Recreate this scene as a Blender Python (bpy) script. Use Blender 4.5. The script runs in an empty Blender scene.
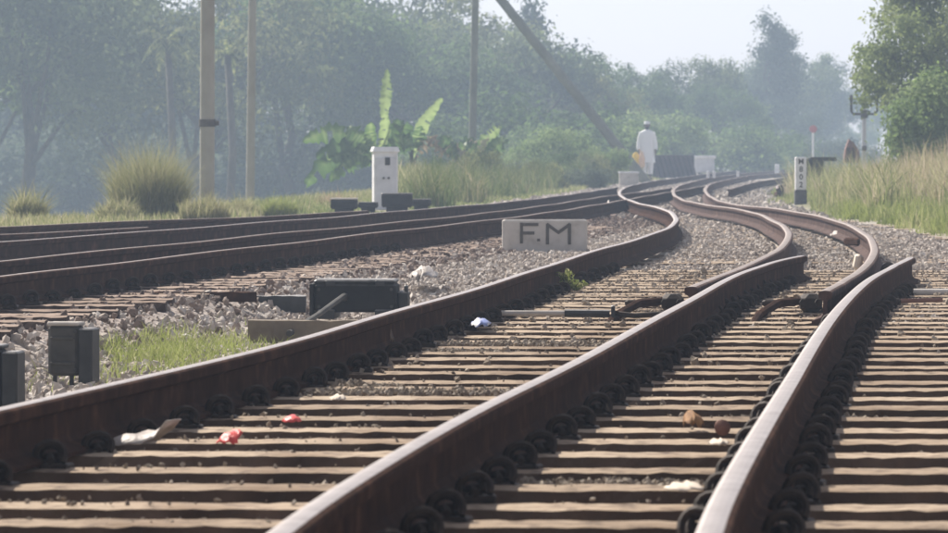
import bpy, math, random
import numpy as np
from mathutils import Vector, Matrix

# ------------------------------------------------------------------ camera, sky, sun, exposure
SC = bpy.context.scene
F = 5266.67; HZ = 155.0; CH = 0.73
cam_d = bpy.data.cameras.new("camera"); cam = bpy.data.objects.new("camera", cam_d)
SC.collection.objects.link(cam); SC.camera = cam
cam.location = (0, 0, CH)
cam.rotation_euler = (math.radians(90) - math.atan((266.5 - HZ) / F), 0, 0)
cam_d.lens = 200; cam_d.sensor_width = 36; cam_d.clip_start = 0.5; cam_d.clip_end = 3000
cam_d.dof.use_dof = True; cam_d.dof.focus_distance = 24; cam_d.dof.aperture_fstop = 18

SUN_AZ, SUN_EL = 38.0, 43.0
world = bpy.data.worlds.new("World"); SC.world = world; world.use_nodes = True
wn = world.node_tree.nodes; wl = world.node_tree.links
wn.clear()
sky = wn.new("ShaderNodeTexSky"); sky.sky_type = 'NISHITA'; sky.sun_disc = False
sky.sun_elevation = math.radians(SUN_EL); sky.sun_rotation = math.radians(-SUN_AZ)
sky.air_density = 1.0; sky.dust_density = 1.0; sky.ozone_density = 1.0
bg = wn.new("ShaderNodeBackground"); bg.inputs[1].default_value = 0.08
wo = wn.new("ShaderNodeOutputWorld")
hs_ = wn.new("ShaderNodeHueSaturation"); hs_.inputs["Saturation"].default_value = 0.30
tn_ = wn.new("ShaderNodeMix"); tn_.data_type = 'RGBA'; tn_.blend_type = 'MULTIPLY'; tn_.inputs[0].default_value = 1; tn_.inputs[7].default_value = (1.0, .955, 1.015, 1)
wl.new(sky.outputs[0], hs_.inputs["Color"]); wl.new(hs_.outputs[0], tn_.inputs[6]); wl.new(tn_.outputs[2], bg.inputs[0]); wl.new(bg.outputs[0], wo.inputs[0])
sd = bpy.data.lights.new("sun", 'SUN'); sd.energy = 4.6; sd.angle = math.radians(0.6); sd.color = (1, 0.93, 0.83)
so = bpy.data.objects.new("sun", sd); SC.collection.objects.link(so)
a, e = math.radians(SUN_AZ), math.radians(SUN_EL)
sunv = Vector((-math.sin(a) * math.cos(e), math.cos(a) * math.cos(e), math.sin(e)))
so.rotation_euler = sunv.to_track_quat('Z', 'Y').to_euler()
SC.view_settings.view_transform = 'Standard'; SC.view_settings.look = 'None'
SC.view_settings.exposure = 0.92; SC.view_settings.gamma = 1
SC.cycles.volume_bounces = 1; SC.cycles.max_bounces = 7; SC.cycles.transparent_max_bounces = 6
SC.cycles.use_denoising = True

random.seed(7); RNG = np.random.default_rng(7)
COL = SC.collection

# ------------------------------------------------------------------ helpers
def G(px, py, h=0.0):
    Z = F * (CH - h) / (py - HZ); return ((px - 474) * Z / F, Z)
def P(px, py, Z):
    return Vector(((px - 474) * Z / F, Z, CH - (py - HZ) * Z / F))

def tag(o, label=None, cat=None, group=None, kind=None):
    if label: o['label'] = label
    if cat: o['category'] = cat
    if group: o['group'] = group
    if kind: o['kind'] = kind
    return o

def empty(name, loc, label, cat, group=None, rz=0.0):
    o = bpy.data.objects.new(name, None); COL.objects.link(o)
    o.location = loc; o.rotation_euler = (0, 0, rz); o.empty_display_size = 0.1
    return tag(o, label, cat, group)

class MB:
    def __init__(s): s.v = []; s.f = []; s.m = []
    def add(s, verts, faces, mi=0):
        n = len(s.v); s.v.extend([tuple(v) for v in verts])
        s.f.extend([tuple(i + n for i in f) for f in faces]); s.m.extend([mi] * len(faces)); return s
    def box(s, c, size, rot=None, taper=1.0, mi=0, bev=0.0):
        cx, cy, cz = c; x, y, z = size[0] / 2, size[1] / 2, size[2] / 2
        b = min(bev, x * .9, y * .9, z * .9)
        R = rot if rot is not None else Matrix.Identity(3)
        if b <= 0:
            vs = [(-x, -y, -z), (x, -y, -z), (x, y, -z), (-x, y, -z), (-x * taper, -y * taper, z), (x * taper, -y * taper, z), (x * taper, y * taper, z), (-x * taper, y * taper, z)]
            fs = [(0, 3, 2, 1), (4, 5, 6, 7), (0, 1, 5, 4), (1, 2, 6, 5), (2, 3, 7, 6), (3, 0, 4, 7)]
        else:
            def ring(xx, yy, zz, t):
                k = min(b, xx, yy)
                return [((xx) * t, (-yy + k) * t, zz), (xx * t, (yy - k) * t, zz), ((xx - k) * t, yy * t, zz), ((-xx + k) * t, yy * t, zz),
                        (-xx * t, (yy - k) * t, zz), (-xx * t, (-yy + k) * t, zz), ((-xx + k) * t, -yy * t, zz), ((xx - k) * t, -yy * t, zz)]
            vs = ring(x - b, y - b, -z, 1) + ring(x, y, -z + b, 1) + ring(x, y, z - b, taper) + ring(x - b, y - b, z, taper)
            fs = [tuple(range(7, -1, -1)), tuple(range(24, 32))]
            for r in range(3):
                for i in range(8):
                    j = (i + 1) % 8
                    fs.append((r * 8 + i, r * 8 + j, r * 8 + 8 + j, r * 8 + 8 + i))
        vs = [tuple((R @ Vector(v)) + Vector(c)) for v in vs]
        return s.add(vs, fs, mi)
    def tube(s, pts, rad, n=8, mi=0, cap=True):
        pts = [Vector(p) for p in pts]
        if not hasattr(rad, '__len__'): rad = [rad] * len(pts)
        vs = []; up = None
        for i, p in enumerate(pts):
            d = (pts[min(i + 1, len(pts) - 1)] - pts[max(i - 1, 0)]).normalized()
            if up is None:
                up = Vector((0, 0, 1)) if abs(d.z) < .9 else Vector((1, 0, 0))
            sx = d.cross(up).normalized(); up2 = sx.cross(d).normalized(); up = up2
            for k in range(n):
                t = 2 * math.pi * k / n
                vs.append(p + (sx * math.cos(t) + up2 * math.sin(t)) * rad[i])
        fs = []
        for i in range(len(pts) - 1):
            for k in range(n):
                k2 = (k + 1) % n
                fs.append((i * n + k, i * n + k2, (i + 1) * n + k2, (i + 1) * n + k))
        if cap:
            fs.append(tuple(range(n))[::-1]); fs.append(tuple(range((len(pts) - 1) * n, len(pts) * n)))
        return s.add(vs, fs, mi)
    def mesh(s, name, mats, smooth=False):
        me = bpy.data.meshes.new(name); me.from_pydata(s.v, [], s.f)
        for m in (mats if isinstance(mats, (list, tuple)) else [mats]): me.materials.append(m)
        me.polygons.foreach_set("material_index", s.m)
        if smooth: me.polygons.foreach_set("use_smooth", [True] * len(s.f))
        me.update(); return me
    def build(s, name, mats, parent=None, smooth=False, loc=None):
        return link(name, s.mesh(name, mats, smooth), parent, loc)

def link(name, me, parent=None, loc=None, rot=None, scale=None):
    o = bpy.data.objects.new(name, me); COL.objects.link(o)
    if parent is not None: o.parent = parent
    if loc is not None: o.location = loc
    if rot is not None: o.rotation_euler = rot
    if scale is not None: o.scale = scale
    return o

def copy_tree(o, parent=None):
    c = o.copy(); COL.objects.link(c); c.parent = parent
    for ch in list(o.children): copy_tree(ch, c)
    return c

def np_mesh(name, verts, faces_flat, nper, mat, attrs=None, smooth=False):
    """verts (N,3), faces all with nper corners"""
    me = bpy.data.meshes.new(name)
    nf = len(faces_flat) // nper
    me.vertices.add(len(verts)); me.vertices.foreach_set("co", np.asarray(verts, dtype=np.float32).ravel())
    me.loops.add(len(faces_flat)); me.loops.foreach_set("vertex_index", np.asarray(faces_flat, dtype=np.int32))
    me.polygons.add(nf); me.polygons.foreach_set("loop_start", np.arange(0, len(faces_flat), nper, dtype=np.int32))
    me.update(calc_edges=True)
    if attrs:
        for k, v in attrs.items():
            at = me.attributes.new(k, 'FLOAT', 'POINT'); at.data.foreach_set("value", np.asarray(v, dtype=np.float32))
    if smooth: me.polygons.foreach_set("use_smooth", [True] * nf)
    me.materials.append(mat); me.update(); return me

# ------------------------------------------------------------------ materials
def new_mat(name):
    m = bpy.data.materials.new(name); m.use_nodes = True
    nt = m.node_tree; b = nt.nodes["Principled BSDF"]; return m, nt, b
def ramp(nt, fac, stops):
    r = nt.nodes.new("ShaderNodeValToRGB"); nt.links.new(fac, r.inputs[0])
    el = r.color_ramp.elements
    while len(el) < len(stops): el.new(0.5)
    for x, (p, c) in zip(el, stops): x.position = p; x.color = (*c, 1)
    return r.outputs[0]
def noise(nt, scale, detail=5, vec=None, rough=.55):
    n = nt.nodes.new("ShaderNodeTexNoise"); n.inputs["Scale"].default_value = scale
    n.inputs["Detail"].default_value = detail; n.inputs["Roughness"].default_value = rough
    if vec is None:
        tc = nt.nodes.new("ShaderNodeTexCoord"); vec = tc.outputs["Object"]
    nt.links.new(vec, n.inputs["Vector"]); return n.outputs["Fac"]
def mix(nt, fac, a_, b_):
    m = nt.nodes.new("ShaderNodeMix"); m.data_type = 'RGBA'
    if isinstance(fac, float): m.inputs[0].default_value = fac
    else: nt.links.new(fac, m.inputs[0])
    for k, x in ((6, a_), (7, b_)):
        if isinstance(x, tuple): m.inputs[k].default_value = (*x, 1)
        else: nt.links.new(x, m.inputs[k])
    return m.outputs[2]
def bump(nt, b, h, strength, dist=0.02):
    n = nt.nodes.new("ShaderNodeBump"); n.inputs["Strength"].default_value = strength; n.inputs["Distance"].default_value = dist
    nt.links.new(h, n.inputs["Height"]); nt.links.new(n.outputs[0], b.inputs["Normal"])
def simple(name, stops, scale=8, rough=.8, metal=0, bmp=.3, dist=.01, dust=None, spec=.3, vary=False):
    m, nt, b = new_mat(name)
    f = noise(nt, scale, 7); c = ramp(nt, f, stops)
    if dust:
        g = nt.nodes.new("ShaderNodeNewGeometry"); sx = nt.nodes.new("ShaderNodeSeparateXYZ")
        nt.links.new(g.outputs["Normal"], sx.inputs[0])
        mr = nt.nodes.new("ShaderNodeMapRange"); mr.inputs[1].default_value = .35; mr.inputs[2].default_value = .9
        nt.links.new(sx.outputs[2], mr.inputs[0])
        f2 = noise(nt, scale * 1.7, 6)
        mm = nt.nodes.new("ShaderNodeMath"); mm.operation = 'MULTIPLY'
        r2 = nt.nodes.new("ShaderNodeMapRange"); r2.inputs[1].default_value = .28; r2.inputs[2].default_value = .5
        nt.links.new(f2, r2.inputs[0]); nt.links.new(mr.outputs[0], mm.inputs[0]); nt.links.new(r2.outputs[0], mm.inputs[1])
        c = mix(nt, mm.outputs[0], c, dust)
    if vary:   # each sleeper weathered a little differently, with long darker stains
        oi = nt.nodes.new("ShaderNodeObjectInfo"); rr_ = ramp(nt, oi.outputs["Random"], [(0, (.66, .62, .58)), (.5, (.92, .90, .88)), (1, (1, 1, 1))])
        mm_ = nt.nodes.new("ShaderNodeMix"); mm_.data_type = 'RGBA'; mm_.blend_type = 'MULTIPLY'; mm_.inputs[0].default_value = 1
        st_ = ramp(nt, noise(nt, 2.3, 4), [(.36, (.62, .56, .50)), (.52, (1, 1, 1))]); m2_ = nt.nodes.new("ShaderNodeMix"); m2_.data_type = 'RGBA'; m2_.blend_type = 'MULTIPLY'; m2_.inputs[0].default_value = 1
        nt.links.new(c, mm_.inputs[6]); nt.links.new(rr_, mm_.inputs[7]); nt.links.new(mm_.outputs[2], m2_.inputs[6]); nt.links.new(st_, m2_.inputs[7]); c = m2_.outputs[2]
    nt.links.new(c, b.inputs["Base Color"])
    b.inputs["Roughness"].default_value = rough; b.inputs["Metallic"].default_value = metal
    b.inputs["Specular IOR Level"].default_value = spec
    if bmp: bump(nt, b, noise(nt, scale * 3, 6), bmp, dist)
    return m

M = {}
M['web'] = simple("rail_web_rust", [(.3, (.022, .010, .006)), (.55, (.045, .021, .013)), (.75, (.095, .047, .029))], 9, .9, 0, .35, .004, spec=.03)
M['webred'] = simple("rail_web_red_rust", [(.3, (.035, .02, .016)), (.55, (.075, .042, .033)), (.75, (.16, .10, .08))], 7, .85, 0, .35, .004, spec=.1)
M['head'] = simple("rail_head_steel", [(.3, (.25, .205, .175)), (.6, (.38, .33, .295)), (.8, (.48, .43, .395))], 14, .38, .55, .08, .002)
M['headr'] = simple("rail_head_rusty", [(.3, (.13, .10, .082)), (.6, (.25, .205, .18)), (.8, (.38, .335, .305))], 14, .55, .4, .1, .002)
M['clip'] = simple("clip_iron", [(.3, (.014, .009, .006)), (.7, (.045, .027, .018))], 30, .75, .1, .2, .002)
M['sleeper'] = simple("sleeper_dusty", [(.3, (.065, .042, .028)), (.6, (.115, .076, .052)), (.8, (.17, .115, .082))], 9, .95, 0, .7, .010, dust=(.37, .29, .21), vary=True)
M['sleeper2'] = simple("sleeper_rustbrown", [(.3, (.05, .034, .028)), (.6, (.09, .062, .05)), (.8, (.15, .105, .085))], 9, .95, 0, .6, .012, dust=(.31, .235, .185), vary=True)
M['black'] = simple("black_iron", [(.3, (.02, .021, .022)), (.7, (.05, .05, .05))], 12, .55, .2, .2, .003, dust=(.22, .21, .20))
M['rib'] = simple('dark_brown_iron', [(.3, (.03, .022, .022)), (.7, (.07, .052, .05))], 6, .8, 0, .3, .01)
M['dkbox'] = simple("dark_box_paint", [(.3, (.010, .010, .010)), (.7, (.026, .025, .024))], 10, .8, 0, .3, .003, dust=(.09, .085, .08), spec=.15)
M['greybox'] = simple("grey_weathered_iron", [(.3, (.03, .028, .026)), (.7, (.085, .08, .07))], 10, .85, 0, .2, .003)
M['concrete'] = simple("old_concrete", [(.28, (.26, .235, .205)), (.45, (.42, .39, .355)), (.8, (.52, .495, .46))], 6, .9, 0, .4, .006)
M['pole'] = simple("pole_concrete", [(.3, (.28, .265, .225)), (.6, (.36, .345, .30)), (.8, (.44, .42, .37))], 2.5, .85, 0, .2, .01)
M['poled'] = simple("pole_dark_weathered", [(.3, (.13, .14, .11)), (.6, (.20, .21, .17)), (.8, (.27, .27, .22))], 2.5, .9, 0, .2, .01)
M['band'] = simple("band_iron", [(.3, (.08, .08, .08)), (.7, (.16, .15, .14))], 8, .6, .4, .2, .004)
M['white'] = simple("white_paint_weathered", [(.25, (.52, .51, .50)), (.5, (.72, .71, .71)), (.8, (.80, .80, .80))], 6, .6, 0, .1, .003)
M['whiteshade'] = simple("off_white_paint", [(.3, (.50, .50, .52)), (.7, (.64, .64, .66))], 6, .6, 0, .1, .003)
M['letter'] = simple("letter_paint", [(.32, (.30, .28, .25)), (.40, (.07, .065, .058)), (.8, (.10, .09, .08))], 22, .8, 0, 0)
M['postblack'] = simple("black_base_paint", [(.3, (.06, .06, .065)), (.8, (.12, .12, .125))], 12, .7, 0, .2, .003)
M['plank'] = simple("weathered_board", [(.3, (.12, .095, .068)), (.6, (.20, .165, .12)), (.8, (.30, .25, .19))], 6, .9, 0, .4, .006)
M['redsign'] = simple("red_signal_paint", [(.3, (.36, .07, .06)), (.8, (.46, .12, .10))], 6, .5, 0, 0)
M['rustbox'] = simple("rust_brown_iron", [(.3, (.12, .06, .045)), (.7, (.25, .13, .10))], 6, .8, 0, .3, .01)
M['cloth'] = simple("white_cotton", [(.3, (.82, .82, .82)), (.7, (.88, .88, .88))], 4, .9, 0, .4, .02)
M['peach'] = simple("peach_cloth", [(.3, (.70, .45, .28)), (.7, (.78, .55, .38))], 6, .9, 0, .3, .01)
M['yellow'] = simple("yellow_plastic", [(.3, (.85, .52, .02)), (.7, (.90, .62, .04))], 6, .5, 0, .3, .01)
M['skin'] = simple("dark_skin", [(.3, (.10, .055, .04)), (.7, (.14, .08, .055))], 10, .6, 0, 0)
M['hair'] = simple("black_hair", [(.3, (.012, .011, .01)), (.7, (.03, .025, .02))], 30, .7, 0, .3, .004)
M['shoe'] = simple("dark_sandal", [(.3, (.05, .04, .035)), (.7, (.08, .065, .05))], 10, .7, 0, 0)
M['plastic'] = simple("pale_plastic_film", [(.3, (.25, .21, .18)), (.7, (.48, .43, .38))], 25, .45, 0, .5, .01)
M['red'] = simple("red_plastic", [(.3, (.60, .05, .05)), (.7, (.75, .12, .10))], 25, .4, 0, .4, .01)
M['paper'] = simple("pale_paper", [(.3, (.48, .40, .32)), (.7, (.66, .58, .48))], 25, .8, 0, .3, .005)
M['bluebag'] = simple("blue_white_wrapper", [(.45, (.50, .49, .50)), (.55, (.20, .25, .48))], 20, .5, 0, .3, .005)
M['brown'] = simple("brown_husk", [(.3, (.14, .07, .035)), (.7, (.42, .22, .08))], 18, .8, 0, .4, .008)
M['bark'] = simple("bark", [(.3, (.05, .04, .03)), (.7, (.12, .10, .075))], 3, .95, 0, .6, .03)
M['plaster'] = simple("faded_pink_plaster", [(.3, (.30, .19, .17)), (.7, (.44, .31, .28))], 1.2, .9, 0, .3, .02)
M['roof'] = simple("old_roof_tiles", [(.3, (.14, .09, .07)), (.7, (.24, .15, .11))], 4, .9, 0, .4, .02)

def let_light(m, k):
    nt = m.node_tree; b = nt.nodes["Principled BSDF"]; t = nt.nodes.new("ShaderNodeBsdfTranslucent"); t.inputs[0].default_value = (.85, .85, .84, 1)
    mx = nt.nodes.new("ShaderNodeMixShader"); mx.inputs[0].default_value = k; out = nt.nodes["Material Output"]
    nt.links.new(b.outputs[0], mx.inputs[1]); nt.links.new(t.outputs[0], mx.inputs[2]); nt.links.new(mx.outputs[0], out.inputs[0])
let_light(M['cloth'], .12)
def attr_mat(name, stops, attr="tint", trans=0.0, rough=.8, inst=False, bmp=0, spec=.2, noise_mix=None):
    m, nt, b = new_mat(name)
    at = nt.nodes.new("ShaderNodeAttribute"); at.attribute_name = attr
    at.attribute_type = 'INSTANCER' if inst else 'GEOMETRY'
    c = ramp(nt, at.outputs["Fac"], stops)
    if noise_mix:
        c = mix(nt, noise(nt, noise_mix[0], 6), c, noise_mix[1])
    nt.links.new(c, b.inputs["Base Color"]); b.inputs["Roughness"].default_value = rough
    b.inputs["Specular IOR Level"].default_value = spec
    if bmp: bump(nt, b, noise(nt, 40, 5), bmp, .006)
    if trans > 0:
        t = nt.nodes.new("ShaderNodeBsdfTranslucent"); nt.links.new(c, t.inputs[0])
        mx = nt.nodes.new("ShaderNodeMixShader"); mx.inputs[0].default_value = trans
        out = nt.nodes["Material Output"]
        nt.links.new(b.outputs[0], mx.inputs[1]); nt.links.new(t.outputs[0], mx.inputs[2]); nt.links.new(mx.outputs[0], out.inputs[0])
    return m
M['stone'] = attr_mat("ballast_stone", [(0, (.17, .135, .11)), (.3, (.36, .305, .26)), (.65, (.51, .45, .39)), (.93, (.63, .58, .52)), (1, (.74, .71, .67))], inst=True, rough=.9, bmp=.5)
M['crumb'] = attr_mat('earth_crumb', [(0, (.13, .10, .075)), (.5, (.29, .24, .185)), (1, (.46, .40, .33))], inst=True, rough=.95, bmp=.5)
M['stonebr'] = attr_mat("ballast_stone_rusty", [(0, (.08, .058, .047)), (.4, (.20, .148, .12)), (.8, (.31, .25, .21)), (1, (.45, .40, .36))], inst=True, rough=.9, bmp=.5)
M['leafA'] = attr_mat("leaf_grey_green", [(0, (.04, .065, .03)), (.5, (.10, .135, .06)), (1, (.25, .29, .14))], trans=.5)
M['leafB'] = attr_mat("leaf_mid_green", [(0, (.04, .08, .025)), (.5, (.11, .17, .055)), (1, (.26, .34, .12))], trans=.5)
M['leafN'] = attr_mat('leaf_olive_green', [(0, (.11, .15, .05)), (.5, (.21, .26, .09)), (1, (.36, .40, .17))], trans=.5)
M['leafC'] = attr_mat("leaf_blue_green", [(0, (.04, .06, .04)), (.5, (.075, .105, .065)), (1, (.15, .19, .12))], trans=.4)
M['leafD'] = attr_mat("leaf_olive", [(0, (.06, .08, .03)), (.5, (.14, .165, .06)), (1, (.31, .32, .13))], trans=.5)
M['leafE'] = attr_mat("leaf_fresh_green", [(0, (.11, .17, .05)), (.5, (.19, .27, .09)), (1, (.30, .37, .15))], trans=.5)
M['grass'] = attr_mat("grass_green_straw", [(0, (.12, .16, .05)), (.35, (.21, .24, .09)), (.65, (.36, .34, .18)), (1, (.54, .46, .33))], trans=.5)
M['tuss'] = attr_mat('tussock_olive', [(0, (.12, .15, .055)), (.45, (.23, .24, .105)), (.8, (.37, .345, .19)), (1, (.54, .48, .33))], trans=.5)
M['weed'] = attr_mat('weed_olive_green', [(0, (.07, .11, .03)), (.4, (.13, .165, .055)), (.75, (.25, .24, .12)), (1, (.42, .35, .24))], trans=.4)
M['straw'] = attr_mat("grass_dry", [(0, (.19, .19, .08)), (.35, (.32, .27, .15)), (.7, (.44, .34, .24)), (1, (.54, .43, .34))], trans=.5)
M['lime'] = attr_mat("grass_lime", [(0, (.17, .21, .05)), (.6, (.28, .32, .10)), (1, (.45, .43, .23))], trans=.45)
M['banana'] = attr_mat("banana_leaf", [(0, (.035, .08, .03)), (.5, (.11, .19, .055)), (1, (.36, .46, .18))], trans=.45, rough=.5, spec=.4)
M['bananadry'] = attr_mat("banana_leaf_dry", [(0, (.14, .10, .07)), (.6, (.30, .24, .15)), (1, (.45, .42, .28))], trans=.3)

# ------------------------------------------------------------------ the rails' ground plans
HH = .15
def pl(pts): return [G(x, y, HH) for x, y in pts]
raw = {
 'R1': [(-1.55, 8.0)] + pl([(0, 409), (160, 371), (316, 335.5), (418, 303), (495, 283), (540, 267.5), (570, 257.5), (600, 249), (630, 240.5), (660, 231.5), (672, 225.5), (678, 219.5), (674, 214), (667.5, 209), (655.7, 206.4), (644, 204), (634, 201.4), (625, 198), (619.5, 194.6), (620, 190.4), (627, 186), (650.6, 181), (676, 177.7), (701, 174.3)]) + [(10.0, 200), (15, 245), (21, 290)],
 'R2': [(-.36, 7.0)] + pl([(268, 533), (320, 499), (398, 454), (480, 408), (540, 378), (600, 348), (650.6, 321.5), (688.6, 299.5), (714, 285.6), (739, 273.5), (764.6, 263.5), (782, 258.8), (806, 254.8)]),
 'R3': [(.28, 7.0)] + pl([(706, 533), (727, 490), (754, 445), (782, 398), (809, 350.5), (828, 323.7), (848, 296.8), (865, 282), (887, 269), (913.5, 256)]),
 'R2b': pl([(690, 287), (718, 275), (743.5, 266), (763, 258), (779, 249), (788, 239.5), (790, 232), (784, 225), (772, 219), (759, 213), (747, 210), (733.8, 207.8), (717, 205.6), (701, 203.5), (684, 200), (674, 194.6), (673.4, 189.5), (679, 185), (694.5, 181), (708, 177.7), (742, 173.3)]) + [(12.0, 205), (17, 250), (22.5, 290)],
 'R3b': pl([(824, 291), (844, 280), (858, 271.5), (871, 261), (876, 249), (871, 237), (858, 228), (837, 219.5), (815, 214.5), (794.5, 210.5), (776, 208), (759, 206.3), (740.5, 204.6), (729, 203.3), (717, 199.5), (708.4, 194.7), (705, 189.6), (708.4, 184.5), (717, 181.5), (734, 178.2), (750.6, 175)]) + [(12.2, 190), (15.5, 220), (21, 260)],
 'L4': pl([(-60, 283.5), (0, 276), (79, 266.5), (160, 257), (228, 249.5), (302, 241), (376, 232.3), (432, 226), (480, 220.8), (539, 213.5), (572.5, 208.4), (600, 203.8), (617, 200.8), (640, 196.8), (662, 193), (683, 189.5), (703, 185.8)]),
 'L3': pl([(-60, 265.5), (0, 260), (79, 252.5), (160, 244.7), (228, 237.8), (265, 233.9), (317.6, 229.3), (365, 225), (410, 220.6), (470, 214.5), (539, 206), (595, 197.5), (620, 194), (650, 191), (671, 187.5)]),
 'L2': pl([(-60, 244.5), (0, 240.7), (79, 236), (160, 230), (212.5, 225.5), (265, 221.7), (317.6, 218), (376, 212.8), (432.5, 207.7), (480, 204.3), (527.5, 199.5), (560, 195.5), (595, 190.4), (617, 187)]),
 'L1': pl([(-60, 228), (0, 226), (79, 223), (157.6, 219.7), (239, 217), (317.6, 213.5), (370, 210)]),
 'L1b': pl([(-60, 236.5), (0, 234), (79, 230), (157, 226.5)]),
 'S1': [(4.35, 90), (6.0, 113), (9.2, 150), (14, 190)],
 'S2': [(5.3, 92), (5.8, 101), (8.2, 126), (13, 165), (20, 215)],
}
def smooth_path(pts, sig):
    p = np.array(pts); o = np.argsort(p[:, 1]); p = p[o]
    y = np.arange(p[0, 1], p[-1, 1], .25); x = np.interp(y, p[:, 1], p[:, 0])
    out = np.zeros_like(x)
    for i in range(len(y)):
        s = sig * (0.6 + y[i] / 40)
        s = min(s, max(.15, min(y[i] - y[0], y[-1] - y[i]) * .5 + .15))
        w = np.exp(-.5 * ((y - y[i]) / s) ** 2); out[i] = (w * x).sum() / w.sum()
    return out, y
PATH = {k: smooth_path(v, .9 if k in ('R1', 'R2', 'R3') else .75) for k, v in raw.items()}
def rx(k, Y):
    x, y = PATH[k]; return np.interp(Y, y, x)
def rx_ext(k, Y):
    x, y = PATH[k]; Y = np.asarray(Y, dtype=float); r = np.interp(Y, y, x)
    s0 = (x[8] - x[0]) / (y[8] - y[0]); s1 = (x[-1] - x[-9]) / (y[-1] - y[-9])
    r = np.where(Y < y[0], x[0] + (Y - y[0]) * s0, r); return np.where(Y > y[-1], x[-1] + (Y - y[-1]) * s1, r)

# ------------------------------------------------------------------ ground
_nz = [(RNG.uniform(.3, 2.2), RNG.uniform(0, 6.28), RNG.uniform(0, 6.28)) for _ in range(10)]
def wob(X, Y):
    r = 0
    for k, (fr, t, ph) in enumerate(_nz): r = r + np.sin(fr * (X * math.cos(t) + Y * math.sin(t)) + ph) / len(_nz)
    return r
def sstep(a_, b_, x):
    t = np.clip((x - a_) / (b_ - a_), 0, 1); return t * t * (3 - 2 * t)
def ground(X, Y):
    X = np.asarray(X, dtype=float); Y = np.asarray(Y, dtype=float)
    z = np.full(np.broadcast(X, Y).shape, -.035)
    r1 = rx_ext('R1', Y); l4 = rx_ext('L4', Y); l2 = np.where(Y < 98, rx_ext('L2', Y), rx_ext('R1', Y)); r3 = np.where(Y < 26, rx_ext('R3', Y), rx_ext('R3b', Y))
    near = sstep(24, 17, Y)
    z = z - near * .03 * sstep(r1 - .3, r1, X)
    # shoulder between left track and the near track
    mid = (l4 + .70 + r1 - .25) / 2; hw = np.maximum((r1 - .25) - (l4 + .70), .05) / 2
    t = np.clip(1 - np.abs(X - mid) / (hw + .12), 0, 1)
    z = z - sstep(0, .45, t) * .14 * sstep(36, 27, Y)
    edge = l2 - 4.4
    z = z - sstep(0, 4.5, edge - X) * 2.0
    z = z + sstep(.8, 4.0, X - r3) * .30 * sstep(25, 45, Y) * sstep(110, 75, Y)
    z = z + .012 * wob(X, Y) + .15 * wob(X * .2 + 3, Y * .2) * sstep(2, 8, edge - X)
    return z
ys = np.concatenate([np.arange(6, 40, .22), np.arange(40, 90, .5), np.arange(90, 220, 2.0), np.arange(220, 420, 12), np.array([450, 600, 900, 1500])])
xs = np.concatenate([np.array([-800, -400, -200, -120, -80, -50, -35, -25]), np.arange(-20, -6, 1.0), np.arange(-6, 7, .14), np.arange(7, 16, .7), np.array([18, 22, 28, 36, 50, 80, 120, 200, 400, 800])])
GX, GY = np.meshgrid(xs, ys); GZ = ground(GX, GY)
nx, ny = len(xs), len(ys)
idx = np.arange(nx * ny).reshape(ny, nx)
fc = np.stack([idx[:-1, :-1], idx[:-1, 1:], idx[1:, 1:], idx[1:, :-1]], -1).reshape(-1)
EDG = np.where(GY < 98, rx_ext('L2', GY), rx_ext('R1', GY))
veg = sstep(-1.5, -3.2, GX - EDG) * sstep(30, 60, GY)
R3X = np.where(GY < 26, rx_ext('R3', GY), rx_ext('R3b', GY))
veg = np.maximum(veg, sstep(.9, 1.6, GX - R3X) * sstep(28, 36, GY))
veg = np.maximum(veg, sstep(-9, -14, GX))
rust = sstep(1.5, .6, np.abs(GX - (rx_ext('L4', GY) - .4))) * sstep(90, 60, GY)
sand = sstep(-.6, -.1, GX - rx_ext('R1', GY)) * sstep(34, 26, GY) 
sand = np.maximum(sand, sstep(.35, .7, GX - R3X) * sstep(60, 40, GY))

m, nt, b = new_mat("ground_ballast_and_soil"); M['ground'] = m
tc = nt.nodes.new("ShaderNodeTexCoord"); V = tc.outputs["Object"]
vo = nt.nodes.new("ShaderNodeTexVoronoi"); vo.inputs["Scale"].default_value = 38; nt.links.new(V, vo.inputs["Vector"])
sep = nt.nodes.new("ShaderNodeSeparateColor"); nt.links.new(vo.outputs["Color"], sep.inputs[0])
grav = ramp(nt, sep.outputs[0], [(0, (.24, .21, .18)), (.4, (.37, .335, .295)), (.8, (.46, .425, .385)), (1, (.56, .53, .49))])
def at(nm):
    q = nt.nodes.new("ShaderNodeAttribute"); q.attribute_name = nm; return q.outputs["Fac"]
sandc = ramp(nt, noise(nt, 12, 8, V), [(.3, (.15, .105, .075)), (.5, (.27, .205, .155)), (.7, (.42, .35, .28))])
rustc = ramp(nt, noise(nt, 16, 8, V), [(.3, (.10, .07, .06)), (.5, (.20, .14, .12)), (.7, (.36, .29, .26))])
soil = ramp(nt, noise(nt, 2.5, 8, V), [(.3, (.08, .09, .035)), (.5, (.14, .14, .06)), (.7, (.27, .23, .13))])
c = mix(nt, at("sand"), grav, sandc); c = mix(nt, at("rusty"), c, rustc); c = mix(nt, at("veg"), c, soil)
nt.links.new(c, b.inputs["Base Color"]); b.inputs["Roughness"].default_value = .95; b.inputs["Specular IOR Level"].default_value = .15
bump(nt, b, vo.outputs["Distance"], .6, .03)
me = np_mesh("ground", np.stack([GX, GY, GZ], -1).reshape(-1, 3), fc, 4, m,
             {"veg": veg.ravel(), "rusty": rust.ravel(), "sand": sand.ravel()}, True)
tag(link("ground", me), "pale stony trackbed ground falling away to scrub on the left", kind="structure")

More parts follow.
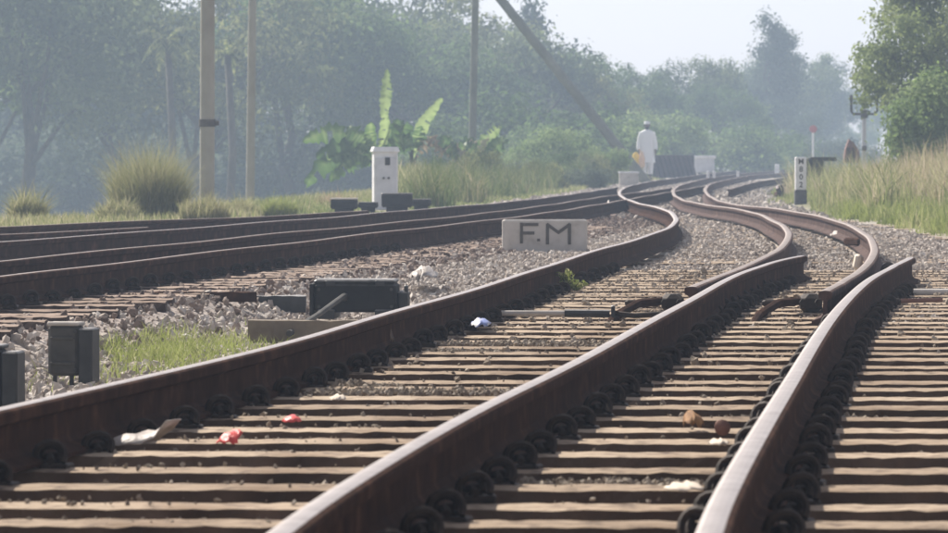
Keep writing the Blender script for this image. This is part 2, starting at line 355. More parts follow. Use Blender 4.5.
# ------------------------------------------------------------------ rails
PROF = [(-.058, 0), (.058, 0), (.058, .011), (.018, .026), (.009, .04), (.009, .098), (.028, .108), (.0295, .128), (.027, .1345), (.018, .139), (.006, .1405), (-.006, .1405), (-.018, .139), (-.027, .1345), (-.0295, .128), (-.028, .108), (-.009, .098), (-.009, .04), (-.018, .026), (-.058, .011)]
TOPS = {9, 10, 11, 12}
def rail_mesh(name, key, mats, z0=.008, y0=None, y1=None):
    x, y = PATH[key]
    keep = []
    last = -9
    for i in range(len(y)):
        if y0 is not None and (y[i] < y0 or y[i] > y1): continue
        st = .25 if y[i] < 60 else (.5 if y[i] < 120 else 1.0)
        if y[i] - last >= st - 1e-6 or i == len(y) - 1: keep.append(i); last = y[i]
    mb = MB(); vs = []; n = len(PROF)
    for q, i in enumerate(keep):
        i0, i1 = keep[max(q - 1, 0)], keep[min(q + 1, len(keep) - 1)]
        d = Vector((x[i1] - x[i0], y[i1] - y[i0], 0)).normalized(); nrm = Vector((d.y, -d.x, 0))
        jz = .003 * math.sin(y[i] * .9 + len(key) * 2)
        for u, w in PROF: vs.append((x[i] + nrm.x * u, y[i] + nrm.y * u, z0 + w + jz))
    fs, mi = [], []
    for q in range(len(keep) - 1):
        for k in range(n):
            k2 = (k + 1) % n
            fs.append((q * n + k, q * n + k2, (q + 1) * n + k2, (q + 1) * n + k)); mi.append(1 if k in TOPS else 0)
    fs.append(tuple(range(n))[::-1]); mi.append(0); fs.append(tuple(range((len(keep) - 1) * n, len(keep) * n))); mi.append(0)
    mb.v = vs; mb.f = fs; mb.m = mi
    return mb.mesh(name, mats), keep

# clip: a ring of spring steel curled on a small shoulder, opening across the rail foot
def clip_mesh(side):
    mb = MB()
    for dy, r, cx in ((0, .036, .080), (.014, .026, .076)):
        pts = []
        for k in range(11):
            t = math.radians(-25 + 23 * k)
            pts.append((side * (cx + r * math.cos(t) * .95), dy * 2 - .02 + .01 * math.sin(t * 2), .030 + r * math.sin(t) * .95))
        mb.tube(pts, .0085, 6)
    mb.tube([(side * .05, .02, .022), (side * .075, .0, .03), (side * .083, -.03, .02)], .009, 6)
    mb.box((side * .09, .0, .003), (.07, .08, .018), bev=.004)
    mb.box((side * .083, .022, .024), (.03, .025, .03), bev=.004)
    return mb.mesh("clip", M['clip'])
CLIP = {1: clip_mesh(1), -1: clip_mesh(-1)}
SLEEP_R = [7.45 + .598 * i + RNG.uniform(-.02, .02) for i in range(44)]    # depth of each sleeper of the near track
SLEEP_L = [19.6 + .6 * i + RNG.uniform(-.03, .03) for i in range(58)]
def clips(rail, key, rows, sides, ymin, ymax):
    x, y = PATH[key]
    for Y in rows:
        if Y < max(ymin, y[0]) or Y > min(ymax, y[-1]): continue
        X = float(rx(key, Y)); a_ = math.atan2(float(rx(key, Y + .4) - rx(key, Y - .4)), .8)
        for s in sides:
            dx = s * .0
            c = link("clip", CLIP[s], rail, (X + dx + random.uniform(-.004, .004), Y + random.uniform(-.02, .02), .0), (0, random.uniform(-.08, .08), -a_ + random.uniform(-.12, .12)))
            sc = random.uniform(.85, 1.05); c.scale = (1, sc, sc)

def rail(key, mats, label, group, cl=None, z0=.008):
    me, _ = rail_mesh("rail", key, mats, z0)
    o = link("rail", me); tag(o, label, "rail", group)
    if cl: clips(o, key, *cl)
    return o
GN_ = "rails of the near track"
rail('R1', [M['web'], M['head']], "long rusty rail entering at the left edge and winding past the FM block", GN_, (SLEEP_R, (1,), 8, 33))
rail('R2', [M['web'], M['head']], "straight thick rail through the middle with its far end cut off and bent outward", GN_, (SLEEP_R, (1,), 7, 29))
rail('R3', [M['web'], M['head']], "thick rail with coiled clips on both sides, cut off near the right edge", GN_, (SLEEP_R, (1, -1), 7, 28))
rail('R2b', [M['webred'], M['headr']], "reddish rail snaking between the winding left rail and the outermost rusty one", GN_, (SLEEP_R, (1,), 23, 33))
rail('R3b', [M['webred'], M['headr']], "outermost red rusty rail bulging towards the grass below the white post", GN_, (SLEEP_R, (1,), 23, 33))
GL_ = "rails of the left track"
rail('L4', [M['web'], M['headr']], "nearest rail of the left track, ring clips along its foot", GL_, (SLEEP_L, (1,), 20, 40))
rail('L3', [M['web'], M['headr']], "second rail of the left track, just behind the nearest one", GL_)
rail('L2', [M['web'], M['head']], "pale shiny rail of the left track, third from the ballast", GL_)
rail('L1', [M['web'], M['headr']], "farthest dark rail of the left track, right below the grass tussocks", GL_)
rail('L1b', [M['web'], M['headr']], "thin rail running into the pale shiny one at the left edge", GL_)
rail('S1', [M['web'], M['headr']], "short far rail beside the bend below the white cabinet on legs", "far rails at the bend")
rail('S2', [M['web'], M['headr']], "dark far rail curving away just left of the numbered white post", "far rails at the bend")

# ------------------------------------------------------------------ sleepers
ORD = ['first', 'second', 'third', 'fourth', 'fifth', 'sixth', 'seventh', 'eighth', 'ninth', 'tenth', 'eleventh', 'twelfth', 'thirteenth', 'fourteenth', 'fifteenth', 'sixteenth', 'seventeenth', 'eighteenth', 'nineteenth', 'twentieth']
def sleeper_mesh(L, seed, mat, w=.215, h=.15, amp=.005):
    r = np.random.default_rng(seed); n = int(L / .035)
    prof = [(-w / 2, -h), (-w / 2, -.03), (-w / 2 + .005, -.004), (-w / 4, 0), (0, .001), (w / 4, 0), (w / 2 - .005, -.004), (w / 2, -.03), (w / 2, -h)]
    vs = []; k = len(prof)
    dw = np.convolve(r.normal(0, 1, n + 5), [.2, .3, .3, .2], 'same') * amp * .45
    for i in range(n + 1):
        for j, (u, z) in enumerate(prof):
            uu = u + (dw[i + 2] if u < 0 else -dw[n - i + 2]) + r.normal(0, amp * .45); zz = z + (r.normal(0, amp * .22) if z > -.1 else 0)
            if z > -.03: zz -= max(0, dw[(i * 3) % n]) * .25
            vs.append((L * i / n, uu, zz))
    fs = [(i * k + j, i * k + j + 1, (i + 1) * k + j + 1, (i + 1) * k + j) for i in range(n) for j in range(k - 1)]
    fs.append(tuple(range(k))); fs.append(tuple(range(n * k, (n + 1) * k))[::-1])
    mb = MB(); mb.add(vs, fs); me = mb.mesh("sleeper", mat); return me
SV = [sleeper_mesh(3.6, s, M['sleeper']) for s in range(6)]
SV2 = [sleeper_mesh(3.6, s + 20, M['sleeper2'], amp=.008) for s in range(5)]
for i, Y in enumerate(SLEEP_R):
    X0 = float(rx_ext('R1', Y)) - .42 + random.uniform(-.05, .05)
    o = link("sleeper", SV[i % 6], None, (X0, Y, random.uniform(-.004, .003) + .004), (0, 0, -.03 + random.uniform(-.01, .01)))
    o.scale = (1.0 + .12 * (i % 3 == 1), random.uniform(.92, 1.1), 1)
    px_b = HZ + .73 * F / Y; vis = [y_ for y_ in SLEEP_R if HZ + .73 * F / y_ < 536]; rank = vis.index(Y) if Y in vis else -1
    tag(o, ("dusty sleeper under the near rails, %s counted up from the bottom of the view" % ORD[rank]) if 0 <= rank < 20 else "thinner looking dusty sleeper far up under the near rails", "sleeper", "sleepers under the near rails")
for i in range(50):
    Y = 34.0 + .62 * i + random.uniform(-.03, .03)
    X0 = float(rx('R1', Y)) - .45
    o = link("sleeper", SV[i % 6], None, (X0, Y, -.012 + random.uniform(-.016, .0) - .008), (0, random.uniform(-.004, .004), random.uniform(-.02, .02)), (.8, 1, 1))
    tag(o, "half buried sleeper in the ballast between the winding rails", "sleeper", "sleepers under the winding rails")
for i, Y in enumerate(SLEEP_L):
    X1 = float(rx_ext('L4', Y)) + .62 + random.uniform(-.06, .06)
    o = link("sleeper", SV2[i % 5], None, (X1 - 3.6, Y, random.uniform(-.006, .002)), (0, 0, random.uniform(-.015, .015)), (1, random.uniform(.95, 1.1), 1))
    rank = i - 4
    tag(o, ("brown sleeper end under the left track, %s counted from the left edge of the view" % ORD[rank]) if 0 <= rank < 16 else "brown sleeper sunk in the rusty gravel of the left track", "sleeper", "sleepers of the left track")

# ------------------------------------------------------------------ ballast: stones scattered with geometry nodes
def scatter(name, pts, scl, tint, mat, label, squash=(1, 1, .7)):
    n = len(pts)
    me = bpy.data.meshes.new(name); me.vertices.add(n); me.vertices.foreach_set("co", np.asarray(pts, dtype=np.float32).ravel())
    for k, v in (("scl", scl), ("tint", tint)):
        q = me.attributes.new(k, 'FLOAT', 'POINT'); q.data.foreach_set("value", np.asarray(v, dtype=np.float32))
    q = me.attributes.new("rot", 'FLOAT_VECTOR', 'POINT'); q.data.foreach_set("vector", RNG.uniform(-3.1, 3.1, n * 3).astype(np.float32))
    q = me.attributes.new("pick", 'INT', 'POINT'); q.data.foreach_set("value", RNG.integers(0, 6, n).astype(np.int32))
    me.materials.append(mat); o = link(name, me)
    ng = bpy.data.node_groups.new(name + "_scatter", 'GeometryNodeTree')
    ng.interface.new_socket("Geometry", in_out='INPUT', socket_type='NodeSocketGeometry'); ng.interface.new_socket("Geometry", in_out='OUTPUT', socket_type='NodeSocketGeometry')
    N = ng.nodes; Lk = ng.links
    gi = N.new("NodeGroupInput"); go = N.new("NodeGroupOutput")
    iop = N.new("GeometryNodeInstanceOnPoints")
    gti = N.new("GeometryNodeGeometryToInstance")
    for s in range(6):
        ico = N.new("GeometryNodeMeshIcoSphere"); ico.inputs["Subdivisions"].default_value = 2 if s % 2 else 1
        ico.inputs["Radius"].default_value = 1
        sp = N.new("GeometryNodeSetPosition"); nz = N.new("ShaderNodeTexNoise"); nz.noise_dimensions = '4D'
        nz.inputs["W"].default_value = s * 7.3; nz.inputs["Scale"].default_value = 1.1; nz.inputs["Detail"].default_value = 1
        mp = N.new("ShaderNodeVectorMath"); mp.operation = 'SUBTRACT'; mp.inputs[1].default_value = (.5, .5, .5)
        ms = N.new("ShaderNodeVectorMath"); ms.operation = 'SCALE'; ms.inputs["Scale"].default_value = 2.6
        tr = N.new("GeometryNodeTransform"); tr.inputs["Scale"].default_value = (squash[0], squash[1] * (.75 + .1 * (s % 4)), squash[2])
        smt = N.new("GeometryNodeSetMaterial"); smt.inputs["Material"].default_value = mat
        Lk.new(nz.outputs["Color"], mp.inputs[0]); Lk.new(mp.outputs[0], ms.inputs[0]); Lk.new(ms.outputs[0], sp.inputs["Offset"])
        Lk.new(ico.outputs["Mesh"], sp.inputs["Geometry"]); Lk.new(sp.outputs[0], tr.inputs["Geometry"]); Lk.new(tr.outputs[0], smt.inputs["Geometry"])
        Lk.new(smt.outputs[0], gti.inputs[0])
    def na(nm, dt):
        q = N.new("GeometryNodeInputNamedAttribute"); q.data_type = dt; q.inputs["Name"].default_value = nm; return q.outputs["Attribute"]
    Lk.new(gi.outputs[0], iop.inputs["Points"]); Lk.new(gti.outputs[0], iop.inputs["Instance"])
    iop.inputs["Pick Instance"].default_value = True
    Lk.new(na("pick", 'INT'), iop.inputs["Instance Index"])
    e2r = N.new("FunctionNodeEulerToRotation"); Lk.new(na("rot", 'FLOAT_VECTOR'), e2r.inputs[0]); Lk.new(e2r.outputs[0], iop.inputs["Rotation"])
    Lk.new(na("scl", 'FLOAT'), iop.inputs["Scale"]); Lk.new(iop.outputs[0], go.inputs[0])
    md = o.modifiers.new("scatter", 'NODES'); md.node_group = ng
    return tag(o, label, kind="stuff")

def rail_clear(X, Y, d=.075):
    ok = np.ones(len(X), bool)
    for k, (px_, py_) in PATH.items():
        inr = (Y > py_[0]) & (Y < py_[-1]); ok &= ~(inr & (np.abs(X - np.interp(Y, py_, px_)) < d))
    return ok
def field(n, y0, y1, pad=1.0):
    Y = np.sqrt(RNG.uniform(y0 * y0, y1 * y1, n)); w = .092 * Y + pad; return RNG.uniform(-1, 1, n) * w, Y
SR = np.array(SLEEP_R)
# main ballast, grey
X, Y = field(300000, 13, 62)
r1 = rx_ext('R1', Y); l4 = rx_ext('L4', Y); r3 = np.where(Y < 26, rx_ext('R3', Y), rx_ext('R3b', Y))
between = (X > l4 + .45) & (X < r1 - .07)
inside = (X > r1 + .07) & (X < r3 + .9) & (Y > 20.5)
prob = np.where(between, .95, 0.0)
prob = np.where(inside, np.clip((Y - 20.5) / 6, 0, 1) * .95, prob)
prob = np.where(inside & (Y > 29) & (wob(X * 2.5, Y * .8) > -.08), prob * .5, prob)
prob = np.where(between & (X < l4 + .75) & (Y < 30), .3, prob)
fz = np.clip(1.2 - Y / 70, .3, 1)
ok = (RNG.uniform(0, 1, len(X)) < prob * fz) & rail_clear(X, Y)
X, Y = X[ok], Y[ok]
sc = RNG.gamma(4, .0036, len(X)).clip(.006, .026) * np.where(Y > 32, .9, 1)
Zg = ground(X, Y) + sc * .15 + RNG.uniform(0, .008, len(X))
scatter("ballast_gravel", np.stack([X, Y, Zg], -1), sc, RNG.beta(2.2, 2.2, len(X)), M['stone'], "grey ballast stones heaped between and inside the tracks")
n1 = len(X)
# rust stained ballast at the left track
X, Y = field(110000, 22, 75)
l4 = rx_ext('L4', Y); l2 = rx_ext('L2', Y)
ok = (X > l2 - 1.2) & (X < l4 + .95) & rail_clear(X, Y) & (RNG.uniform(0, 1, len(X)) < np.where(Y < 34, .25, .75))
X, Y = X[ok], Y[ok]; sc = RNG.gamma(4, .0038, len(X)).clip(.006, .026)
scatter("rusty_ballast_gravel", np.stack([X, Y, ground(X, Y) + sc * .4 + .01], -1), sc, RNG.beta(2, 2, len(X)), M['stonebr'], "rust stained gravel under the left track")
# crumbs and chips lying on the near sleepers and their cribs
X, Y = field(130000, 7.5, 33, .5)
r1 = rx_ext('R1', Y); r3 = rx_ext('R3', Y)
dsl = np.min(np.abs(Y[:, None] - SR[None, :]), axis=1); on = dsl < .10
clump = wob(X * 3 + 5, Y * 2.2)
p = np.where(on, .10 + .25 * (clump > .15), .12 + .55 * (clump > .10))
p = p * np.where(X > r3, .25, np.where(X > rx_ext('R2', Y), .4, 1.0)) * (.75 + .25 * sstep(12, 18, Y)) + .5 * on * 0 + .45 * sstep(20, 26, Y)
ok = (X > r1 + .05) & rail_clear(X, Y, .06) & (RNG.uniform(0, 1, len(X)) < p)
X, Y, on = X[ok], Y[ok], on[ok]; sc = RNG.gamma(2.2, .0024, len(X)).clip(.002, .022); sc = np.minimum(sc, .006 + .016 * sstep(13, 20, Y))
z = np.where(on, .004 + sc * .3, ground(X, Y) + sc * .5)
scatter("gravel_crumbs", np.stack([X, Y, z], -1), sc, RNG.beta(3, 2.4, len(X)), M['crumb'], "small chips and crumbs of ballast lying on and between the near sleepers")
# dirt and chips heaped up in some of the cribs between the first two rails
XX, YY, ZZ, SS = [], [], [], []
for i in range(len(SLEEP_R) - 1):
    if not 7.5 < SLEEP_R[i] < 27: continue
    lvl = RNG.uniform(0, 1)
    if i in (7, 15, 19, 20, 21): lvl = 1
    n_ = int(2600 * (lvl > .4))
    if n_ == 0: continue
    y_ = RNG.uniform(SLEEP_R[i] + .12, SLEEP_R[i + 1] - .10, n_); x_ = rx_ext('R1', y_) + RNG.uniform(.10, 2.6, n_)
    hump = wob(x_ * 2.2 + i * 5, y_ * 1.5) + .25 * (lvl - .6) - .30 * (x_ > rx('R2', y_))
    kk = hump > .03; x_, y_, hump = x_[kk], y_[kk], hump[kk]
    XX.append(x_); YY.append(y_); ZZ.append(-.045 + np.clip(hump, 0, .4) * .11 + RNG.uniform(0, .008, len(x_))); SS.append(RNG.gamma(3, .002, len(x_)).clip(.002, .012))
X, Y, z, sc = [np.concatenate(q) for q in (XX, YY, ZZ, SS)]
kk = rail_clear(X, Y, .05); scatter("crib_dirt", np.stack([X, Y, z], -1)[kk], sc[kk], RNG.beta(3, 3, kk.sum()), M['crumb'], "earthy chips heaped between some of the near sleepers")
# far ballast, coarser points
X, Y = field(60000, 62, 150, 1.0)
l2 = np.where(Y < 98, rx_ext('L2', Y), rx_ext('R1', Y)); r3 = rx_ext('R3b', Y)
ok = (X > l2 - 1.3) & (X < r3 + 1.2) & rail_clear(X, Y, .08)
X, Y = X[ok], Y[ok]; sc = RNG.uniform(.02, .05, len(X))
scatter("far_gravel", np.stack([X, Y, ground(X, Y) + sc * .3], -1), sc, RNG.beta(2.5, 2, len(X)), M['stone'], "paler gravel around the far bend of the tracks")

# ------------------------------------------------------------------ grasses
def blades(pts, h, lean, width, tint, mat, name, seg=3, bias=(0, 0)):
    n = len(pts); pts = np.asarray(pts); az = RNG.uniform(0, 2 * np.pi, n); d = np.stack([np.cos(az) + bias[0], np.sin(az) + bias[1]], -1)
    fa = RNG.uniform(0, np.pi, n); wx, wy = np.cos(fa) * width, np.sin(fa) * width
    V_, T_ = [], []
    for s in range(seg + 1):
        t = s / seg; zz = h * (t - .25 * lean * t * t); off = (h * lean * t ** 2)[:, None] * d * .6
        w = (1 - t) if s < seg else 0
        base = np.stack([pts[:, 0] + off[:, 0], pts[:, 1] + off[:, 1], pts[:, 2] + zz], -1)
        if s < seg:
            sd_ = np.stack([wx * w, wy * w, 0 * wx], -1); V_ += [base - sd_, base + sd_]; T_ += [tint, tint]
        else: V_.append(base); T_.append(tint)
    nv = 2 * seg + 1
    Vv = np.stack(V_, 1).reshape(-1, 3); Tt = np.stack(T_, 1).reshape(-1)
    b0 = (np.arange(n) * nv)[:, None]; tri = []
    for s in range(seg - 1):
        k = 2 * s; tri += [[k, k + 1, k + 3], [k, k + 3, k + 2]]
    tri.append([2 * seg - 2, 2 * seg - 1, 2 * seg])
    fcs = (b0[:, :, None] + np.array(tri)[None]).reshape(-1)
    return np_mesh(name, Vv, fcs, 3, mat, {"tint": Tt})
def grass(name, X, Y, h0, h1, width, mat, label, lean=(.2, .8), tint=None, dz=0):
    n = len(X); h = RNG.uniform(h0, h1, n) if not hasattr(h0, '__len__') else h0
    me = blades(np.stack([X, Y, ground(X, Y) - .01 + dz], -1), h, RNG.uniform(*lean, n), width * RNG.uniform(.6, 1.3, n), RNG.beta(2, 2, n) if tint is None else tint, mat, name, 2)
    return tag(link(name, me), label, kind="stuff")
# right-hand mass of tall grass
n = 90000
Y = np.sqrt(RNG.uniform(33 ** 2, 150 ** 2, n)); off = RNG.gamma(1.6, 2.2, n); X = rx_ext('R3b', Y) + 1.0 + off + .25 * wob(X[:1].repeat(n), Y)
X = X + .45 * sstep(55, 36, Y)
ok = (X < .1 * Y + 2) & (X < 18); ok2 = ~((np.abs(X - (801 - 474) * Y / F) < .14) & (Y > 62) & (Y < 80)); ok[ok] = ok2[ok] if False else ok[ok]; ok = ok & ok2
X, Y, off = X[ok], Y[ok], off[ok]
d = X - rx_ext('R3b', Y) - 1.0
cl = wob(X * 1.5, Y * .5)
h = (.09 + .52 * sstep(.2, 2.4, d) + .18 * cl) * RNG.uniform(.5, 1.25, len(X)) * (1 - .35 * sstep(75, 110, Y)); h = h.clip(.05, 1.2)
dry = np.clip(.28 + sstep(.3, 2.2, d) * .60 + .25 * cl + RNG.normal(0, .17, len(X)), 0, 1)
gm = d < .0
grass("tall_grass", X, Y, h, None, .010, M['grass'], "tall grass, green at the foot and straw above, on the right bank", tint=dry, lean=(.2, .9))
sel = (d > 1.1) & (RNG.uniform(0, 1, len(X)) < .75 * sstep(-.35, .35, cl + .15))
grass("dry_grass", X[sel] + .05, Y[sel] + .1, h[sel] * 1.28, None, .009, M['straw'], "pinkish dry seed grass standing above the green on the right bank", tint=RNG.beta(2.5, 2, sel.sum()), lean=(.1, .5))
# weeds along the far edge of the embankment, middle
n = 60000
Y = RNG.uniform(66, 165, n); base = np.where(Y < 98, rx_ext('L2', Y), rx_ext('R1', Y)); off = RNG.uniform(1.3, 5.2, n); X = base - off
keep = (np.abs(X) < .1 * Y + 1) & ~((np.abs(X + 1.25) < .35) & (np.abs(Y - 72.6) < 1.6)); X, Y, off = X[keep], Y[keep], off[keep]
pxx = 474 + X * F / Y
cl = wob(X * 1.1 + 9, Y * .4)
h = (.12 + .5 * sstep(1.6, 3.4, off) + .22 * cl) * RNG.uniform(.5, 1.3, len(X)) * np.where(pxx < 395, .28, .9)
grass("embankment_weeds", X, Y, h.clip(.05, 1.1), None, .012, M['grass'], "mixed green and dry weeds behind the farthest rail", tint=np.clip(.36 + .4 * cl + RNG.normal(0, .22, len(X)), 0, 1), lean=(.2, 1.0))
def clumps(name, cx, cy, per, hmu, rad, tmu, width, mat, label):
    n = len(cx); hh = hmu * RNG.uniform(.5, 1.4, n); tt = np.clip(tmu + RNG.normal(0, .22, n), .05, .95); rr = rad * RNG.uniform(.5, 1.4, n)
    k = np.repeat(np.arange(n), per); N_ = len(k); a_ = RNG.uniform(0, 6.28, N_); q = np.sqrt(RNG.uniform(0, 1, N_)) * rr[k]
    X = cx[k] + np.cos(a_) * q; Y = cy[k] + np.sin(a_) * q
    h = hh[k] * RNG.beta(3, 2, N_) * 1.4 * (1.1 - .5 * (q / rr[k]) ** 2)
    me = blades(np.stack([X, Y, ground(X, Y) - .02], -1), h, RNG.uniform(.2, 1.3, N_), width * RNG.uniform(.6, 1.3, N_), np.clip(tt[k] + RNG.normal(0, .15, N_), 0, 1), M[mat], name, 3)
    return tag(link(name, me), label, kind="stuff")
cy = RNG.uniform(70, 160, 420); cx = np.where(cy < 98, rx_ext('L2', cy), rx_ext('R1', cy)) - RNG.uniform(1.9, 5.0, 420)
kk = ((474 + cx * F / cy) > 412) & ((474 + cx * F / cy) < 660)
clumps("weed_clumps", cx[kk], cy[kk], 110, .62, .38, .36, .012, 'weed', "ragged olive and brown weed clumps behind the farthest rail")
cy = np.sqrt(RNG.uniform(40 ** 2, 110 ** 2, 620)); cx = rx_ext('R3b', cy) + 1.6 + RNG.gamma(1.6, 1.6, 620)
kk = (cx < .098 * cy + 1) & ~((np.abs(cx - .062 * cy) < .5) & (cy > 60) & (cy < 80))
clumps("grass_clumps", cx[kk], cy[kk], 75, .60, .28, .5, .009, 'grass', "ragged pinkish straw clumps on the right bank")
cy = np.sqrt(RNG.uniform(36 ** 2, 80 ** 2, 300)); cx = rx_ext('R3b', cy) + 1.1 + RNG.gamma(1.6, .5, 300)
kk = (cx < .098 * cy + 1) & ~((np.abs(cx - .062 * cy) < .5) & (cy > 60) & (cy < 80))
clumps("lime_grass_clumps", cx[kk], cy[kk], 90, .22, .22, .4, .008, 'lime', "yellow green low clumps along the foot of the right bank")
# thin fringe on the left
n = 16000
Y = RNG.uniform(44, 72, n); base = rx_ext('L2', Y); off = RNG.uniform(3.0, 5.6, n); X = base - off
X[Y < 52] -= .4
keep = np.abs(X) < .1 * Y + 1; X, Y = X[keep], Y[keep]
cl = wob(X * 2 + 1, Y)
grass("fringe_grass", X, Y, (.06 + .16 * RNG.beta(2, 2, len(X)) + .08 * cl).clip(.03, .4), None, .007, M['grass'], "short pale grass fringe under the tussocks behind the left track", tint=np.clip(.55 + .25 * cl + RNG.normal(0, .2, len(X)), 0, 1))
# green grass patch beside the signal-wire blocks, left
n = 7000
c0 = G(160, 348, -.13); X = c0[0] + RNG.normal(0, .24, n); Y = c0[1] + RNG.normal(0, 1.3, n)
keep = (X < rx('R1', Y) - .12) & (X > rx_ext('L4', Y) + .8) & (wob(X * 6, Y * 3) > -.2); X, Y = X[keep], Y[keep]
grass("grass_patch", X, Y, .03, .115, .0038, M['lime'], "bright green grass patch on the stones right of the grey block", lean=(.3, 1.2))
n = 900; c0 = G(600, 292); X = c0[0] + RNG.normal(0, .14, n); Y = c0[1] + RNG.normal(0, .8, n)
grass("moss_grass", X, Y, .008, .03, .003, M['lime'], "low yellow green growth between the winding rails", lean=(.5, 1.2))
n = 2600; c0 = G(890, 272); X = rx('R3', np.full(n, 26.0)) + RNG.uniform(.05, .5, n); Y = RNG.uniform(24.5, 29.5, n)
keep = wob(X * 5, Y * 2) > .0; X, Y = X[keep], Y[keep]
grass("rail_foot_weeds", X, Y, .01, .05, .004, M['leafE'], "dark green weeds at the foot of the cut off rail on the right", lean=(.4, 1.2), tint=RNG.beta(2, 3, len(X)) * .6)

def tussock(px, py, Z, wpx, hpx, n, label, mat='tuss', lean=(.15, .9), tint=None, width=.007):
    X0 = (px - 474) * Z / F; r = wpx * Z / F / 2; H = hpx * Z / F
    z0 = CH - (py - HZ) * Z / F - .03
    a_ = RNG.uniform(0, 6.283, n); q = np.sqrt(RNG.uniform(0, 1, n)) * r * .72
    X = np.cos(a_) * q; Y = np.sin(a_) * q
    h = H * (1.15 - .75 * (q / r) ** 2) * RNG.beta(3, 2.2, n) * 1.35; h *= np.where(RNG.uniform(0, 1, n) < .02, 1.35, 1) * (1 + .18 * np.sin(a_ * 3 + px))
    me = blades(np.stack([X, Y, np.zeros(n)], -1), h, RNG.uniform(*lean, n), width * RNG.uniform(.6, 1.3, n), (RNG.beta(2, 2, n) if tint is None else RNG.beta(*tint, n)), M[mat], "grass_tussock", 4, (0, 0))
    o = link("grass_tussock", me, None, (X0, Z, z0)); return tag(o, label, "grass tussock", "grass tussocks behind the left track")
tussock(150, 218, 61, 104, 68, 9500, "big rounded olive tussock left of the thick pole", tint=(3, 2.4), lean=(.2, 1.1), width=.0045)
tussock(205, 219, 58, 70, 24, 2600, "lower pale tussock around the foot of the thick pole", tint=(4, 2), lean=(.2, .8))
tussock(27, 221, 59, 52, 36, 1500, "small spiky tussock near the left edge of the view", tint=(2.5, 2), lean=(.3, 1.4))
tussock(118, 220, 60, 60, 26, 1500, "low straggling tussock at the near left foot of the big olive one", tint=(3, 2), lean=(.3, 1.4))
tussock(278, 214, 66, 52, 18, 1800, "low bright green tussock right of the slim pole", 'lime', lean=(.3, 1))
tussock(238, 216, 66, 50, 22, 1300, "thin dry tussock between the thick pole and the slim pole", tint=(4, 2), lean=(.3, 1.2))
tussock(335, 210, 76, 60, 20, 1400, "dry brown tussock left of the white cabinet", 'straw', lean=(.3, 1.2))

# leafy weed growing against the winding rail
def leafy(px, py, Z, wpx, hpx, n, label, mat='lime', name="weed", cat="weed", ls=.02, group=None):
    X0 = (px - 474) * Z / F; r = wpx * Z / F / 2; H = hpx * Z / F; z0 = float(ground(X0, Z))
    root = empty(name, (X0, Z, z0), label, cat, group)
    st = MB(); V_, Fc, T_ = [], [], []
    ns = 9
    for s in range(ns):
        a_ = random.uniform(0, 6.28); tip = Vector((math.cos(a_) * r * random.uniform(.3, 1), math.sin(a_) * r * .6, H * random.uniform(.55, 1)))
        pts = [Vector((0, 0, 0)), tip * .5 + Vector((0, 0, H * .15)), tip]; st.tube(pts, [.004, .003, .0015], 4)
        for k in range(n // ns):
            t = random.uniform(.25, 1.05); p = tip * t + Vector((0, 0, H * .3 * t * (1 - t))) + Vector([random.gauss(0, ls * .9) for _ in range(3)])
            u = Vector([random.gauss(0, 1) for _ in range(3)]).normalized(); v = u.orthogonal().normalized()
            L = ls * random.uniform(.7, 1.4); i = len(V_)
            V_ += [p - u * L, p + v * L * .4, p + u * L, p - v * L * .4]; Fc += [i, i + 1, i + 2, i + 3]; T_ += [random.random()] * 4
    st.build("stem", M['leafD'], root)
    link("leaves", np_mesh("leaves", np.array([tuple(v) for v in V_]), np.array(Fc), 4, M[mat], {"tint": T_}), root)
    return root
leafy(572, 292, 28.3, 34, 26, 320, "bright leafy weed growing against the winding rail", ls=.013)
leafy(548, 292, 28.0, 26, 14, 110, "small sprig of weed left of the bright leafy one", ls=.010)

# ------------------------------------------------------------------ trackside objects
# FM block
Zf = 41.0; p0 = P(545, 248, Zf); ppm = F / Zf
w_, h_ = 85 / ppm, 28.5 / ppm
fm = empty("marker_block", (p0.x, Zf, p0.z), "low concrete block lettered F.M standing in the ballast", "marker block", rz=.03)
mb = MB(); mb.box((0, .06, h_ / 2 - .03), (w_, .12, h_ + .06), bev=.012); mb.build("block", M['concrete'], fm)
def strokes(name, segs, th, parent, y):
    mb = MB()
    for k, (x0, z0, x1, z1) in enumerate(segs):
        d = Vector((x1 - x0, 0, z1 - z0)); L = d.length; an = math.atan2(d.z, d.x)
        R = Matrix.Rotation(-an, 3, 'Y')
        mb.box(((x0 + x1) / 2, y - .0006 * k, (z0 + z1) / 2), (L + th * .6, .006, th), R)
    return mb.build(name, M['letter'], parent)
# letter coordinates measured on the block: x from its left end, z down from its top, in photo pixels
def bx(u): return (u - 42.5) / ppm
def bz(v): return h_ - v / ppm
strokes("letter_f", [(bx(19), bz(23), bx(19), bz(4)), (bx(19), bz(5), bx(35), bz(5)), (bx(19), bz(13.5), bx(31), bz(13.5))], 3.1 / ppm, fm, -.003)
strokes("letter_m", [(bx(45), bz(24), bx(45), bz(5)), (bx(45), bz(5), bx(56), bz(13)), (bx(56), bz(13), bx(67), bz(5)), (bx(67), bz(5), bx(67), bz(24))], 3.1 / ppm, fm, -.003)
strokes("letter_dot", [(bx(35.4), bz(20.5), bx(36.8), bz(20.5))], 2.6 / ppm, fm, -.003)

